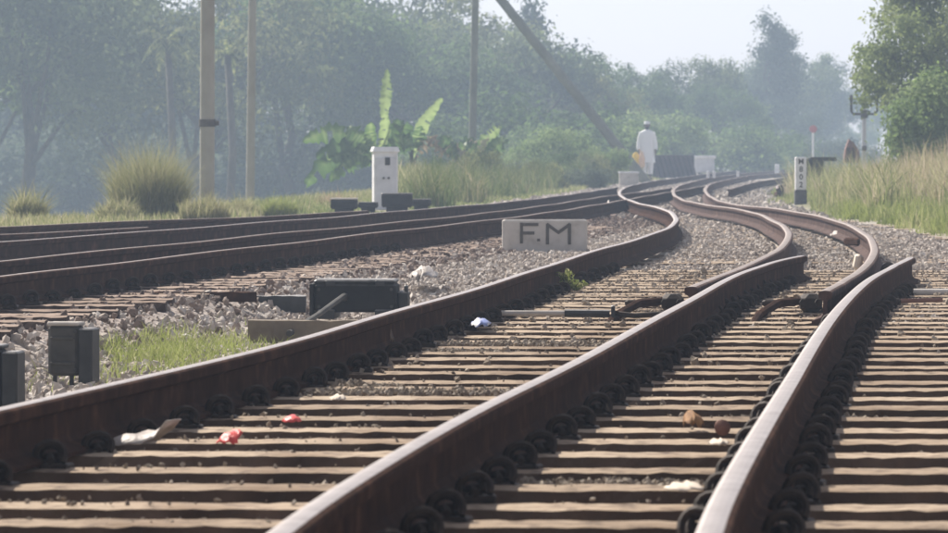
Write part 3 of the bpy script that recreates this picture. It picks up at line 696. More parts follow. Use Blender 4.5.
# blocks at left: signal wire pulley blocks of dark iron
def wire_block(px, pyb, Z, w, d, h, label, rz, front='greybox'):
    X0 = (px - 474) * Z / F; zb = float(ground(X0, Z))
    r = empty("iron_block", (X0, Z, zb), label, "iron block", "dark iron blocks beside the left rail", rz)
    lift = .05
    mb = MB(); mb.box((0, 0, lift + h / 2), (w, d, h), bev=.012); mb.build("housing", M[front], r)
    mb = MB(); mb.box((0, 0, lift + h + .006), (w * 1.05, d * 1.02, .014), bev=.004); mb.build("lid", M['concrete' if front == 'greybox' else 'black'], r)
    mb = MB(); mb.box((w * .5 + .03, .0, lift + h / 2 - .02), (.055, d * 1.15, h * 1.1), bev=.006); mb.build("side_plate", M['black'], r)
    for sz in (.25, .75): MB().box((0, -d / 2 - .004, lift + h * sz), (w * .8, .012, .012), bev=.003).build("rib", M[front], r)
    for sz in (.12, .88): MB().tube([(w * .4, -d / 2 + .002, lift + h * sz), (w * .4, -d / 2 - .008, lift + h * sz)], .007, 6).build("bolt", M['black'], r)
    for sx in (-.3, .25):
        mb = MB(); mb.tube([(w * sx, -d * .3, -.05), (w * sx, -d * .3, lift + .01)], .009, 6); mb.build("leg", M['black'], r)
    return r
wire_block(66, 375, 20.4, .12, .12, .195, "grey faced iron block with a pale top beside the grass patch", -.15)
wire_block(-16, 400, 17.9, .14, .13, .20, "black iron block cut by the left edge of the view", -.1, 'dkbox')

# point machine with hand lever
Z = 27.6; X0 = (356 - 474) * Z / F; zb = float(ground(X0, Z)) + .06
pm = empty("point_machine", (X0, Z, zb), "dark flat switch box with a slanting lever and rod on the ballast", "switch box", rz=-.05)
mb = MB(); mb.box((0, .1, .095), (.44, .34, .15), bev=.012, taper=.96); mb.build("housing", M['dkbox'], pm)
mb = MB(); mb.box((-.005, .1, .18), (.425, .33, .022), bev=.008); mb.build("lid", M['black'], pm)
for sx in (-.13, .13):
    MB().box((sx, -.073, .172), (.05, .012, .03), bev=.003).build("hinge", M['black'], pm)
for sx in (-.19, .19):
    for sz in (.05, .14): MB().tube([(sx, -.07, sz), (sx, -.084, sz)], .009, 6).build("bolt", M['greybox'], pm)
mb = MB(); mb.box((-.228, .06, .085), (.02, .3, .17), bev=.004); mb.build("end_plate", M['dkbox'], pm)
mb = MB(); mb.box((.245, .08, .07), (.055, .2, .12), bev=.01); mb.box((.262, .02, .12), (.02, .05, .08), bev=.004); mb.build("coupling", M['black'], pm)
mb = MB(); mb.tube([(-.055, -.07, .10), (-.057, -.14, .105), (-.085, -1.4, .05), (-.117, -2.75, .0)], [.024, .015, .014, .016], 8); mb.build("lever", M['greybox'], pm)
mb = MB()
for sx in (-.15, .15): mb.box((sx, .1, .01), (.09, .42, .05), bev=.005)
mb.build("foot", M['black'], pm)
Z = 25.6; X0 = (312 - 474) * Z / F
o = MB(); 
def board(px, py, Z, L, h, d, rz, label, matn='plank', name="timber_board", cat="timber board", tilt=0, zoff=0):
    X0 = (px - 474) * Z / F; z0 = float(ground(X0, Z)) + zoff + .02
    mb = MB(); n = 8; vs = []; 
    for i in range(n + 1):
        x = -L / 2 + L * i / n; j = lambda: random.uniform(-.004, .004)
        vs += [(x, -d / 2 + j(), -.04), (x, d / 2 + j(), -.04), (x, d / 2 + j(), h + j()), (x, -d / 2 + j(), h + j())]
    fs = [(i * 4 + k, i * 4 + (k + 1) % 4, (i + 1) * 4 + (k + 1) % 4, (i + 1) * 4 + k) for i in range(n) for k in range(4)]
    fs += [(3, 2, 1, 0), (n * 4, n * 4 + 1, n * 4 + 2, n * 4 + 3)]
    mb.add(vs, fs); o = link(name, mb.mesh(name, M[matn]), None, (X0, Z, z0), (0, tilt, rz)); return tag(o, label, cat)
board(303, 330, 25.0, .52, .105, .10, .0, "weathered pale board lying in front of the dark switch box")
board(275, 291, 28.9, .34, .05, .16, .0, "flat dark iron bar lying left of the switch box", 'black', "iron_bar", "iron bar")
board(205, 293, 28.0, .55, .012, .10, .05, "long thin rusty bar half buried left of the switch box", 'web', "iron_bar", "iron bar")

# stretcher rods and heel castings inside the near track
def heel(px, py, label, flip=1):
    X0, Z = G(px, py, .05); r = empty("rail_heel_casting", (X0, Z, -.03), label, "rail fitting", "fittings at the ends of the winding rails")
    mb = MB(); mb.tube([(-.30, -1.2, .01), (-.24, -.7, .045), (-.13, -.25, .085), (.0, 0, .09)], [.017, .02, .02, .018], 8); mb.build("curved_arm", M['web'], r)
    mb = MB(); mb.box((.035, 0, .08), (.10, .16, .085), bev=.02); mb.box((-.10, .15, .075), (.16, .05, .03), bev=.008); bb = mb.build("bolt_block", M['clip'], r)
    for k in range(2):
        mb = MB(); mb.tube([(-.005 + .07 * k, -.09, .085), (-.005 + .07 * k, -.12, .085)], .018, 6); mb.build("bolt", M['clip'], bb)
    mb = MB(); mb.box((.125, .02, .06), (.06, .10, .05), bev=.012); mb.build("chock", M['brown'] if flip < 0 else M['clip'], r)
    return r
heel(665, 303, "dark curved arm and bolt block at the start of the inner winding rail")
heel(803, 303, "dark curved arm and bolt block left of the cut end of the red rail", -1)
X0, Z = G(560, 311, .04)
sr = empty("stretcher_rod", (X0, Z, .0), "pale to dark jointed rod lying across between the two near rails", "stretcher rod", rz=-.03)
mb = MB(); mb.tube([(-.26, 0, .03), (.03, 0, .03)], .012, 8); mb.build("pale_end", M['concrete'], sr)
mb = MB(); mb.tube([(.02, 0, .03), (.22, 0, .028)], .018, 8); mb.build("sleeve", M['black'], sr)
mb = MB(); mb.box((.235, 0, .03), (.018, .08, .07), bev=.004); mb.build("collar", M['black'], sr)
mb = MB(); mb.tube([(.24, 0, .03), (.33, -.02, .02), (.52, .05, .03)], .012, 8); mb.build("tail", M['clip'], sr)
X0, Z = G(905, 305, .03)
ch = empty("cable_loop", (X0, Z, .0), "rusty bent cable lying on the sleepers at the right edge", "cable")
mb = MB(); mb.tube([(-.22, -.9, .02), (-.13, -.2, .03), (-.05, .5, .03), (.0, .8, .025), (.25, .85, .03)], .012, 6); mb.build("cable", M['rustbox'], ch)
mb = MB()
for k in range(7): mb.box((-.19 + .03 * k, -.6 + .2 * k, .035), (.03, .07, .02), Matrix.Rotation(.2 * k, 3, 'Z'), bev=.005)
mb.build("links", M['clip'], ch)
o = MB().box((0, 0, .02), (.34, .16, .03), bev=.008).build("steel_plate", M['concrete'], None, loc=(float(rx('R3', 25.0)) + .48, 27.3, .0)); tag(o, "pale flat plate on the sleepers right of the cut off rail", "plate")
# small red-white piece wedged at the red rail
o = MB().box((0, 0, .05), (.05, .16, .10), Matrix.Rotation(.2, 3, 'Y'), bev=.015).build("wedge_block", M['paper'], None, loc=(*G(858, 262, .05), .0)); tag(o, "pale stone wedged inside the red rail's bulge", "stone")
o = MB().box((0, 0, .06), (.04, .35, .06), Matrix.Rotation(.25, 3, 'Z'), bev=.012).build("joint_bar", M['lime'] if False else M['web'], None, loc=(*G(853, 243, .05), .0)); tag(o, "short dark joint bar on the inner face of the red rail", "joint bar")

# ------------------------------------------------------------------ litter
def crumple(name, px, py, h, size, mat, label, cat, seed, lift=.0, rz=0, nx=9, ny=6, amp=.28):
    r = random.Random(seed); X0, Z = G(px, py, h)
    vs, fs = [], []
    for j in range(ny):
        for i in range(nx):
            u, v = i / (nx - 1) - .5, j / (ny - 1) - .5
            vs.append((u * size[0] * (1 - .5 * abs(v)) + r.uniform(-1, 1) * size[0] * .05, v * size[1] * (1 - .5 * abs(u)) + r.uniform(-1, 1) * size[1] * .06, size[2] * (.25 + amp * r.uniform(-1, 1) + .9 * (1 - 4 * u * u) * (1 - 4 * v * v)) + lift * max(0, u) ** 2 * 4))
    for j in range(ny - 1):
        for i in range(nx - 1): q = j * nx + i; fs.append((q, q + 1, q + nx + 1, q + nx))
    o = MB().add(vs, fs).build(name, M[mat], None, True, (X0, Z, .004 + h)); o.rotation_euler = (0, 0, rz)
    sm = o.modifiers.new("thickness", 'SOLIDIFY'); sm.thickness = .002
    return tag(o, label, cat)
crumple("plastic_bag", 144, 447, .010, (.19, .20, .03), 'plastic', "crumpled pale plastic bag caught at the coiled clips", "plastic bag", 3, lift=.055, rz=-.1, amp=.16)
crumple("red_wrapper", 229, 447, .012, (.055, .09, .03), 'red', "folded red wrapper lying on a sleeper right of the pale bag", "wrapper", 5, lift=.03, rz=.4, amp=.12)
crumple("red_wrapper", 292, 424, .012, (.055, .10, .018), 'red', "small flat red wrapper, the farther of the two red ones", "wrapper", 8, amp=.1)
crumple("paper_scrap", 338, 401, .008, (.05, .16, .014), 'paper', "pale paper scrap on a sleeper beyond the red wrappers", "paper scrap", 9)
crumple("dried_husk", 693, 428, .012, (.06, .16, .035), 'brown', "orange brown husk between the middle rail and the right rail", "husk", 11)
crumple("paper_scrap", 719, 446, .008, (.055, .12, .012), 'paper', "thin pale scrap just below the orange brown husk", "paper scrap", 12)
crumple("paper_scrap", 685, 492, .008, (.085, .16, .016), 'paper', "largest pale scrap beside the coiled clips at the bottom", "paper scrap", 14, rz=.2)
o = tag(MB().tube([(0, -.04, .03), (0, .04, .03)], [.021, .017], 12).build("brown_cup", M['rustbox'], None, True, (*G(722, 431, .02), .0)), "brown cup lying beside the orange brown husk", "cup")
crumple("blue_wrapper", 480, 327, .02, (.09, .35, .03), 'bluebag', "white and blue wrapper at the clips of the winding rail", "wrapper", 16)
crumple("white_sack", 424, 280, -.02, (.19, .9, .07), 'plastic', "white crumpled sack on the stones right of the switch box", "sack", 17)
crumple("pale_wrapper", 387, 345, .03, (.06, .15, .05), 'sleeper', "brownish lump of litter beneath the near winding rail", "litter", 18)
crumple("white_scrap", 609, 210.5, -.0, (.10, .6, .10), 'plastic', "white scrap on the gravel below the man", "scrap", 19)
crumple("white_scrap", 837, 237, -.0, (.11, .6, .05), 'plastic', "white scrap inside the bulge of the red rail", "scrap", 20)
crumple("orange_scrap", 342, 250, .0, (.12, .5, .05), 'peach', "orange scrap in the rusty gravel above the switch box", "scrap", 21)

# ------------------------------------------------------------------ cabinets, signs, boxes
Z = 73.5; z0 = -.06; ppm = F / Z; X0 = (386 - 474) * Z / F
cb = empty("relay_cabinet", (X0, Z, z0), "tall white relay cabinet in front of the banana leaves", "cabinet", rz=.12)
H = CH - (147 - HZ) / ppm - z0
mb = MB(); mb.box((0, .14, H / 2 - .03), (.335, .28, H - .06), bev=.008); mb.build("body", M['white'], cb)
mb = MB(); mb.box((0, .14, H - .035), (.385, .35, .075), taper=.9, bev=.01); mb.build("roof", M['white'], cb)
mb = MB(); mb.box((0, -.008, H / 2 - .06), (.285, .022, H - .17), bev=.004); cdoor = mb.build("door", M['whiteshade'], cb)
mb = MB(); mb.box((.02, -.023, H * .78), (.07, .008, .11)); mb.build("notice", M['greybox'], cdoor)
for sx in (-.035, .035):
    mb = MB(); mb.tube([(sx, -.018, H * .52), (sx, -.04, H * .52)], .018, 8); mb.build("lock", M['band'], cdoor)
def dark_box(px, pyb, Z, wpx, hpx, label, lid='black', d=.3):
    ppm = F / Z; X0 = (px - 474) / ppm; zb = CH - (pyb - HZ) / ppm
    r = empty("switch_box", (X0, Z, zb), label, "switch box", "dark switch boxes at the far rail")
    w, h = wpx / ppm, hpx / ppm
    MB().box((0, d / 2, h * .45), (w, d, h * .95), bev=.02).build("housing", M['dkbox'], r)
    MB().box((0, d / 2, h * .93), (w * 1.03, d * 1.03, h * .14), bev=.01).build("lid", M[lid], r)
    MB().box((0, d / 2, -.06), (w * .7, d * .7, .12)).build("foot", M['dkbox'], r)
    return r
dark_box(397, 207, 68, 31, 14, "largest dark switch box directly below the white cabinet")
dark_box(344, 209, 67, 27, 11, "dark switch box with a pale top left of the white cabinet", 'concrete')
dark_box(421, 206, 70, 20, 7, "lowest dark switch box right of the cabinet's foot")
dark_box(368, 208, 69, 20, 6, "thin dark bar box left of the largest switch box")

# ribbed dark slab stack behind the man
Z = 160; ppm = F / Z; b0 = P(674, 178, Z)
rb = empty("ribbed_barrier", (b0.x, Z, b0.z), "dark ribbed slanting panel right behind the man in white", "ribbed panel")
w_, h_ = 42 / ppm, 23 / ppm
mb = MB(); mb.box((0, .35, h_ / 2), (w_ * .97, .5, h_), bev=.02); mb.build("core", M['dkbox'], rb)
for k in range(9):
    x = -w_ / 2 + w_ * (k + .5) / 9; R = Matrix.Rotation(-.28, 3, 'Y')
    MB().box((x, .04, h_ / 2), (w_ / 15, .10, h_ * 1.03), R, bev=.01).build("rib", M['rib'], rb)
# cabinet on legs
Z = 172; ppm = F / Z; b0 = P(704, 173, Z)
c2 = empty("trackside_cabinet", (b0.x, Z, b0.z - .15), "white boxy cabinet on short legs right of the ribbed panel", "cabinet")
MB().box((0, .3, .15 + 8 / ppm), (21 / ppm, .6, 15 / ppm), bev=.02).build("body", M['whiteshade'], c2)
MB().box((0, .3, .15 + 16 / ppm), (24 / ppm, .72, 3 / ppm), bev=.02).build("roof", M['white'], c2)
for sx in (-1, 1): MB().box((sx * 7 / ppm, .2, .05), (.08, .08, .4)).build("leg", M['white'], c2)
# pale block left of the man
Z = 126; ppm = F / Z; b0 = P(629, 187, Z)
c3 = empty("concrete_box", (b0.x, Z, b0.z), "low pale concrete box left of the man's feet", "concrete box")
MB().box((0, .2, 7 / ppm), (19 / ppm, .45, 15 / ppm), bev=.02).build("body", M['concrete'], c3)
MB().box((0, .2, 14.6 / ppm), (20.5 / ppm, .5, 1.6 / ppm), bev=.01).build("lid", M['whiteshade'], c3)
for px_, py_, Z, hp, lb in ((708, 178, 132, 7, "tiny white peg between far rails, left of a matching pair"), (714, 178, 132, 7, "tiny white peg between far rails, right of a matching pair"), (738, 177, 140, 6, "single tiny white peg on the far rails")):
    b0 = P(px_, py_, Z); tag(MB().box((0, 0, hp * Z / F / 2), (.07, .07, hp * Z / F), bev=.01).build("marker_peg", M['white'], None, loc=(b0.x, Z, b0.z)), lb, "marker peg")
b0 = P(777, 176, 190); o = MB().box((0, 0, .2), (.16, .14, .46), bev=.02).build("marker_stone", M['white'], None, loc=(b0.x, 190, b0.z)); tag(o, "small white marker stone at the foot of the far trees", "marker stone")

# numbered post
X0, Z = G(801, 204, .0); ppm = F / Z
ps = empty("number_post", (X0, Z, -.03), "white numbered post with a black foot beside the grass bank", "number post", rz=.05)
w_ = 11 / ppm; hB = 14 / ppm; hT = 33 / ppm
MB().box((0, .06, (hB + .03) / 2), (w_ * 1.1, .14, hB + .03), bev=.01).build("base", M['postblack'], ps)
MB().box((0, .06, .03 + hB + hT / 2), (w_, .12, hT), bev=.01).build("shaft", M['white'], ps)
for k, chx in enumerate("M802"):
    cu = bpy.data.curves.new("digit", 'FONT'); cu.body = chx; cu.size = 7.6 / ppm; cu.align_x = 'CENTER'; cu.align_y = 'CENTER'; cu.extrude = .002; cu.offset = .002
    cu.materials.append(M['letter']); t_ = bpy.data.objects.new("tmp", cu); COL.objects.link(t_); bpy.context.view_layer.update(); me = bpy.data.meshes.new_from_object(t_.evaluated_get(bpy.context.evaluated_depsgraph_get())); bpy.data.objects.remove(t_); o = link("letter" if k == 0 else "digit", me, ps)
    o.rotation_euler = (math.radians(90), 0, 0); o.location = (0, -.003, .03 + hB + hT * (.86 - .235 * k))
# dark machine behind the post
Z = 96; ppm = F / Z; b0 = P(817, 180, Z)
dm = empty("point_motor", (b0.x, Z, b0.z), "dark box with a projecting arm behind the numbered post", "point motor")
MB().box((-.03, .2, 12 / ppm), (17 / ppm, .4, 20 / ppm), bev=.02).build("housing", M['dkbox'], dm)
MB().box((.12, .1, 21 / ppm), (26 / ppm, .2, 4 / ppm), bev=.01).build("arm", M['dkbox'], dm)
# red signal disc on a slim white post
Z = 175; ppm = F / Z; b0 = P(813, 172, Z)
sg = empty("signal_disc", (b0.x, Z, b0.z - .3), "small red disc on a thin white post before the far trees", "signal")
MB().tube([(0, 0, 0), (0, 0, 44 / ppm + .3)], .035, 8).build("post", M['white'], sg)
mb = MB(); mb.tube([(0, -.04, 43 / ppm + .3), (0, -.10, 43 / ppm + .3)], .125, 16); mb.build("disc", M['redsign'], sg)
# semaphore-like bracket post at right
Z = 104; ppm = F / Z; b0 = P(864, 168, Z)
bp = empty("bracket_post", (b0.x, Z, b0.z - .2), "grey post with a wide U shaped bracket beneath the big tree", "bracket post")
MB().tube([(0, 0, 0), (0, 0, 100 / ppm + .2)], [.05, .035], 10).build("pole", M['whiteshade'], bp)
hz = 54 / ppm + .2
MB().tube([(-13 / ppm, 0, hz + 16 / ppm), (-13 / ppm, 0, hz + 3 / ppm), (-11 / ppm, 0, hz), (11 / ppm, 0, hz), (13 / ppm, 0, hz + 3 / ppm), (13 / ppm, 0, hz + 14 / ppm)], .024, 8).build("bracket", M['greybox'], bp)
for sx in (-1, 1): MB().tube([(sx * 13 / ppm, 0, hz + 14 / ppm), (sx * 13 / ppm, 0, hz + 19 / ppm)], [.045, .03], 8).build("insulator", M['band'], bp)
MB().box((0, -.04, hz), (.14, .08, .16), bev=.01).build("clamp", M['band'], bp)
MB().box((.0, -.05, 20 / ppm + .2), (.10, .06, .10), bev=.01).build("box", M['band'], bp)
# rusty leaning hopper-like lump
Z = 110; ppm = F / Z; b0 = P(852, 163, Z)
hs = empty("rusty_housing", (b0.x, Z, b0.z), "rust brown peaked housing left of the bracket post", "rusty housing")
mb = MB(); w2 = 8 / ppm
mb.add([(-w2, 0, 0), (w2, 0, 0), (w2, .4, 0), (-w2, .4, 0), (-w2 * .8, 0, 14 / ppm), (w2 * .9, 0, 12 / ppm), (w2 * .9, .4, 12 / ppm), (-w2 * .8, .4, 14 / ppm), (-w2 * .35, .05, 24 / ppm), (w2 * .3, .05, 20 / ppm), (w2 * .3, .35, 20 / ppm), (-w2 * .35, .35, 24 / ppm)],
       [(0, 1, 5, 4), (1, 2, 6, 5), (2, 3, 7, 6), (3, 0, 4, 7), (4, 5, 9, 8), (5, 6, 10, 9), (6, 7, 11, 10), (7, 4, 8, 11), (8, 9, 10, 11), (3, 2, 1, 0)])
mb.build("shell", M['rustbox'], hs)
for sx in (-.5, .1): MB().box((sx * w2, -.02, 8 / ppm), (.05, .03, 15 / ppm)).build("rib", M['web'], hs)

# ------------------------------------------------------------------ poles
def pole(px, pyb, Z, pts, r0, r1_, mat, label, bands=(), z_base=None):
    b = P(px, pyb, Z); X0 = b.x; zb = float(ground(X0, Z)) - .3
    t = P(pts[0], pts[1], Z)
    dx = (t.x - X0) / (t.z - b.z)
    o = empty("utility_pole", (X0 + dx * (zb - b.z), Z, zb), label, "utility pole", "poles beyond the left track")
    top = t.z - zb + 1.0; n = 8
    MB().tube([(dx * top * k / n, 0, top * k / n) for k in range(n + 1)], [r0 + (r1_ - r0) * k / n for k in range(n + 1)], 20).build("pole_shaft", M[mat], o, True)
    for (bz_, rr) in bands:
        zc = P(0, bz_, Z).z - zb
        bnd = MB().tube([(dx * zc, 0, zc - .045), (dx * zc, 0, zc + .045)], r0 * rr, 16).build("pole_band", M['band'], o)
        MB().box((dx * zc + r0 * 1.3, -r0 * .2, zc), (.05, .06, .06), bev=.005).build("band_bolt", M['band'], bnd)
    return o
pole(207, 215, 64, (208, -30), .092, .083, 'pole', "thick pale concrete pole with a dark iron collar", bands=((123, 1.12),))
pole(250, 215, 88, (253, -30), .075, .062, 'pole', "slim pale concrete pole right of the thick one")
pole(472, 158, 128, (476, -30), .095, .082, 'poled', "straight grey green pole rising behind the banana plants")
pole(622, 152, 138, (498, -4), .135, .115, 'poled', "dark leaning pole slanting down towards the man")

# ------------------------------------------------------------------ trees
def crown_mesh(name, clusters, n, ls, mat, seed, droop=.0, shell=.55):
    r = np.random.default_rng(seed); C = np.array(clusters, dtype=float)
    wgt = C[:, 3] ** 2; wgt /= wgt.sum(); k = r.choice(len(C), n, p=wgt)
    d = r.normal(0, 1, (n, 3)); d /= np.linalg.norm(d, axis=1)[:, None]
    rad = C[k, 3] * (shell + (1 - shell) * r.uniform(0, 1, n)) * (1 + .25 * r.normal(0, 1, n) * .6)
    # sprays: leaves gather round twig tips
    ntw = max(40, n // 26); tw = r.integers(0, ntw, n)
    twd = r.normal(0, 1, (ntw, 3)); twd /= np.linalg.norm(twd, axis=1)[:, None]; twk = r.choice(len(C), ntw, p=wgt); twr = C[twk, 3] * r.uniform(.65, 1.12, ntw)
    ptw = C[twk, :3] + twd * twr[:, None] * np.array([1, 1, .8])
    p1 = C[k, :3] + d * rad[:, None] * np.array([1, 1, .8])
    p2 = ptw[tw] + r.normal(0, 1, (n, 3)) * ls * np.array([2.2, 2.2, 1.6])
    use = r.uniform(0, 1, n) < .72
    p = np.where(use[:, None], p2, p1); p[:, 2] -= droop * np.abs(r.normal(0, 1, n)) * .5
    cen = np.where(use[:, None], C[twk[tw], :3], C[k, :3]); nr = p - cen; nr /= np.linalg.norm(nr, axis=1)[:, None] + 1e-6
    nr = nr + np.array([0, 0, .35]) + r.normal(0, .45, (n, 3)); nr /= np.linalg.norm(nr, axis=1)[:, None]
    u = np.cross(nr, r.normal(0, 1, (n, 3))); u /= np.linalg.norm(u, axis=1)[:, None]
    v = np.cross(nr, u)
    L = ls * r.uniform(.6, 1.35, n)[:, None]; wd = L * .48
    V_ = np.stack([p - u * L, p + v * wd + u * L * .1, p + u * L, p - v * wd + u * L * .1], 1).reshape(-1, 3)
    tint = np.clip(r.uniform(0, 1, len(C))[np.where(use, twk[tw], k)] * .55 + np.where(use, r.uniform(0, 1, ntw)[tw], .4) * .40 + r.uniform(0, 1, n) * .15, 0, 1)
    return np_mesh(name, V_, np.arange(n * 4), 4, M[mat], {"tint": np.repeat(tint, 4)})
def trunk_mesh(h, r0, targets, seed, fork=.55):
    r = random.Random(seed); mb = MB()
    sway = [(r.uniform(-.15, .15) * k, r.uniform(-.15, .15) * k) for k in range(5)]
    pts = [Vector((sway[k][0], sway[k][1], h * k / 4)) for k in range(5)]; pts[0] = Vector((0, 0, -.4))
    mb.tube(pts, [r0 * (1.25 - .17 * k) for k in range(5)], 8)
    for t in targets:
        t = Vector(t[:3]); s = pts[2 + r.randrange(3)]; m1 = s.lerp(t, .5) + Vector((r.uniform(-.3, .3), r.uniform(-.3, .3), .3))
        mb.tube([s, m1, t], [r0 * .45, r0 * .28, r0 * .10], 5)
    return mb.mesh("trunk", M['bark'], True)
def mk_broad(seed, n, ls, mat, R=4.2, zc=6.6, zr=3.0, k=16, cr=(1.1, 2.0), droop=0.2, hT=4.5):
    r = random.Random(seed); cl = []
    for _ in range(k):
        a_ = r.uniform(0, 6.28); q = math.sqrt(r.random()) * R; z = zc + r.uniform(-1, 1) * zr * math.sqrt(max(.05, 1 - (q / R) ** 2))
        cl.append((math.cos(a_) * q, math.sin(a_) * q, z, r.uniform(*cr)))
    return crown_mesh("crown", cl, n, ls, mat, seed, droop), trunk_mesh(hT, .22, cl[:7], seed)
def mk_tall(seed, n, ls, mat):
    r = random.Random(seed); cl = []
    for i in range(16):
        z = 4.2 + 7.0 * i / 15; w = 1.5 * math.sin(math.pi * min(1, (i + 2) / 17)) ** .6 + .2
        cl.append((r.uniform(-1, 1) * w, r.uniform(-1, 1) * w, z, r.uniform(.9, 1.4) * (1.15 - .04 * i)))
    return crown_mesh("crown", cl, n, ls, mat, seed, .3), trunk_mesh(9.5, .2, cl[:12:2], seed)
def mk_bush(seed, n, ls, mat, R=3.2, H=3.4):
    r = random.Random(seed); cl = []
    for _ in range(16):
        a_ = r.uniform(0, 6.28); q = math.sqrt(r.random()) * R
        cl.append((math.cos(a_) * q, math.sin(a_) * q, r.uniform(.4, 1) * H * (1 - .5 * (q / R) ** 2), r.uniform(.7, 1.3)))
    return crown_mesh("crown", cl, n, ls, mat, seed, .15), trunk_mesh(1.4, .10, cl[:7], seed)
T = {
 'broad1': mk_broad(1, 15000, .13, 'leafA'), 'broad2': mk_broad(2, 15000, .13, 'leafB', k=20, cr=(.8, 1.7)), 'broad3': mk_broad(3, 13000, .15, 'leafC', R=4.6, k=14, cr=(1.2, 2.3)),
 'olive': mk_broad(5, 15000, .12, 'leafD', R=4.0, k=22, cr=(.7, 1.5)),
 'tall': mk_tall(4, 12000, .13, 'leafC'), 'tall2': mk_tall(14, 11000, .13, 'leafA'),
 'bush1': mk_bush(6, 11000, .10, 'leafB'), 'bush2': mk_bush(7, 11000, .10, 'leafD'), 'bush3': mk_bush(8, 10000, .11, 'leafC'), 'bush4': mk_bush(9, 12000, .10, 'leafE'),
}
def tree(kind, px, ytop, Z, sc, label, group, sx=1.0, name=None, cat=None, zbase=None):
    cm, tm = T[kind]; X0 = (px - 474) * Z / F; zb = float(ground(X0, Z)) - .1
    bush = kind.startswith('bush')
    top = max(v for v in [TOPZ[kind]]); want = CH + (HZ - ytop) * Z / F
    s = (want - zb) / top if sc is None else sc
    o = empty(name or ("shrub" if bush else ("tall_tree" if 'tall' in kind else "broadleaf_tree")), (X0, Z, zb), label, cat or ("shrub" if bush else "tree"), group, random.uniform(0, 6.28))
    if sc is not None: o.location.z = want - top * s
    o.scale = (s * sx, s * sx, s)
    link("crown", cm, o); link("trunk", tm, o); return o
TOPZ = {}
for k, (cm, tm) in T.items():
    z = np.empty(len(cm.vertices) * 3, dtype=np.float32); cm.vertices.foreach_get("co", z); TOPZ[k] = float(np.percentile(z[2::3], 99.8))
GW = "hazy trees beyond the embankment"; GS = "shrubs beyond the embankment"
for a_ in [
 ('broad1', 30, -70, 176, None, "hazy grey green tree filling the upper left corner", GW),
 ('broad3', 120, -40, 196, None, "dim bluish tree above the big olive tussock", GW),
 ('olive', 200, -60, 182, None, "hazy olive tree behind the thick collared pole", GW),
 ('broad2', 290, -50, 190, None, "hazy green tree right of the slim pole", GW),
 ('broad1', 385, 2, 205, None, "tree whose top meets the sky gap left of the straight pole", GW),
 ('broad3', 335, -30, 222, None, "dim tree standing behind the upright banana leaf", GW),
 ('olive', 455, -14, 215, None, "olive tree just left of the straight grey pole", GW),
 ('broad2', 420, 20, 188, None, "green tree low behind the second banana leaf", GW),
 ('tall', 532, 0, 225, .95, "narrow ragged tree poking into the sky by the leaning pole's upper end", GW),
 ('broad1', 505, 30, 198, None, "grey green tree between the straight pole and the leaning pole", GW),
 ('broad2', 570, 52, 204, None, "green tree crossed by the middle of the leaning pole", GW),
 ('broad3', 60, -30, 225, None, "bluish tree at the back of the far left thicket", GW),
 ('broad3', 250, -30, 232, None, "bluish tree at the back between the two pale poles", GW),
 ('broad2', -20, -30, 180, None, "green tree cut by the left edge above the spiky tussock", GW),
 ('broad2', 640, 66, 215, None, "rounded green tree directly above the man", GW),
 ('olive', 600, 76, 196, None, "olive tree at the lower end of the leaning pole", GW),
 ('broad1', 690, 58, 232, None, "pale topped hazy tree above the ribbed panel", GW),
 ('tall', 766, 14, 262, None, "tallest narrow tree standing alone against the sky", GW, 1.15),
 ('broad3', 745, 66, 270, None, "hazy mass of foliage at the left flank of the tallest narrow tree", GW),
 ('broad1', 795, 52, 282, None, "hazy mass of foliage at the right flank of the tallest narrow tree", GW),
 ('tall2', 826, 55, 300, None, "bluish domed tree at the edge of the sky gap", GW),
 ('broad3', 812, 72, 305, None, "faint wide tree under the bluish domed one", GW),
 ('broad2', 720, 84, 225, None, "green tree above the white cabinet on legs", GW),
 ('broad3', 780, 100, 250, None, "dim low tree behind the red disc", GW),
 ('broad2', 858, 122, 340, None, "faint low tree seen through the gap beside the bracket post", GW),
 ('broad1', 905, 90, 330, None, "faint tree behind the big right tree", GW),
]: tree(*a_)
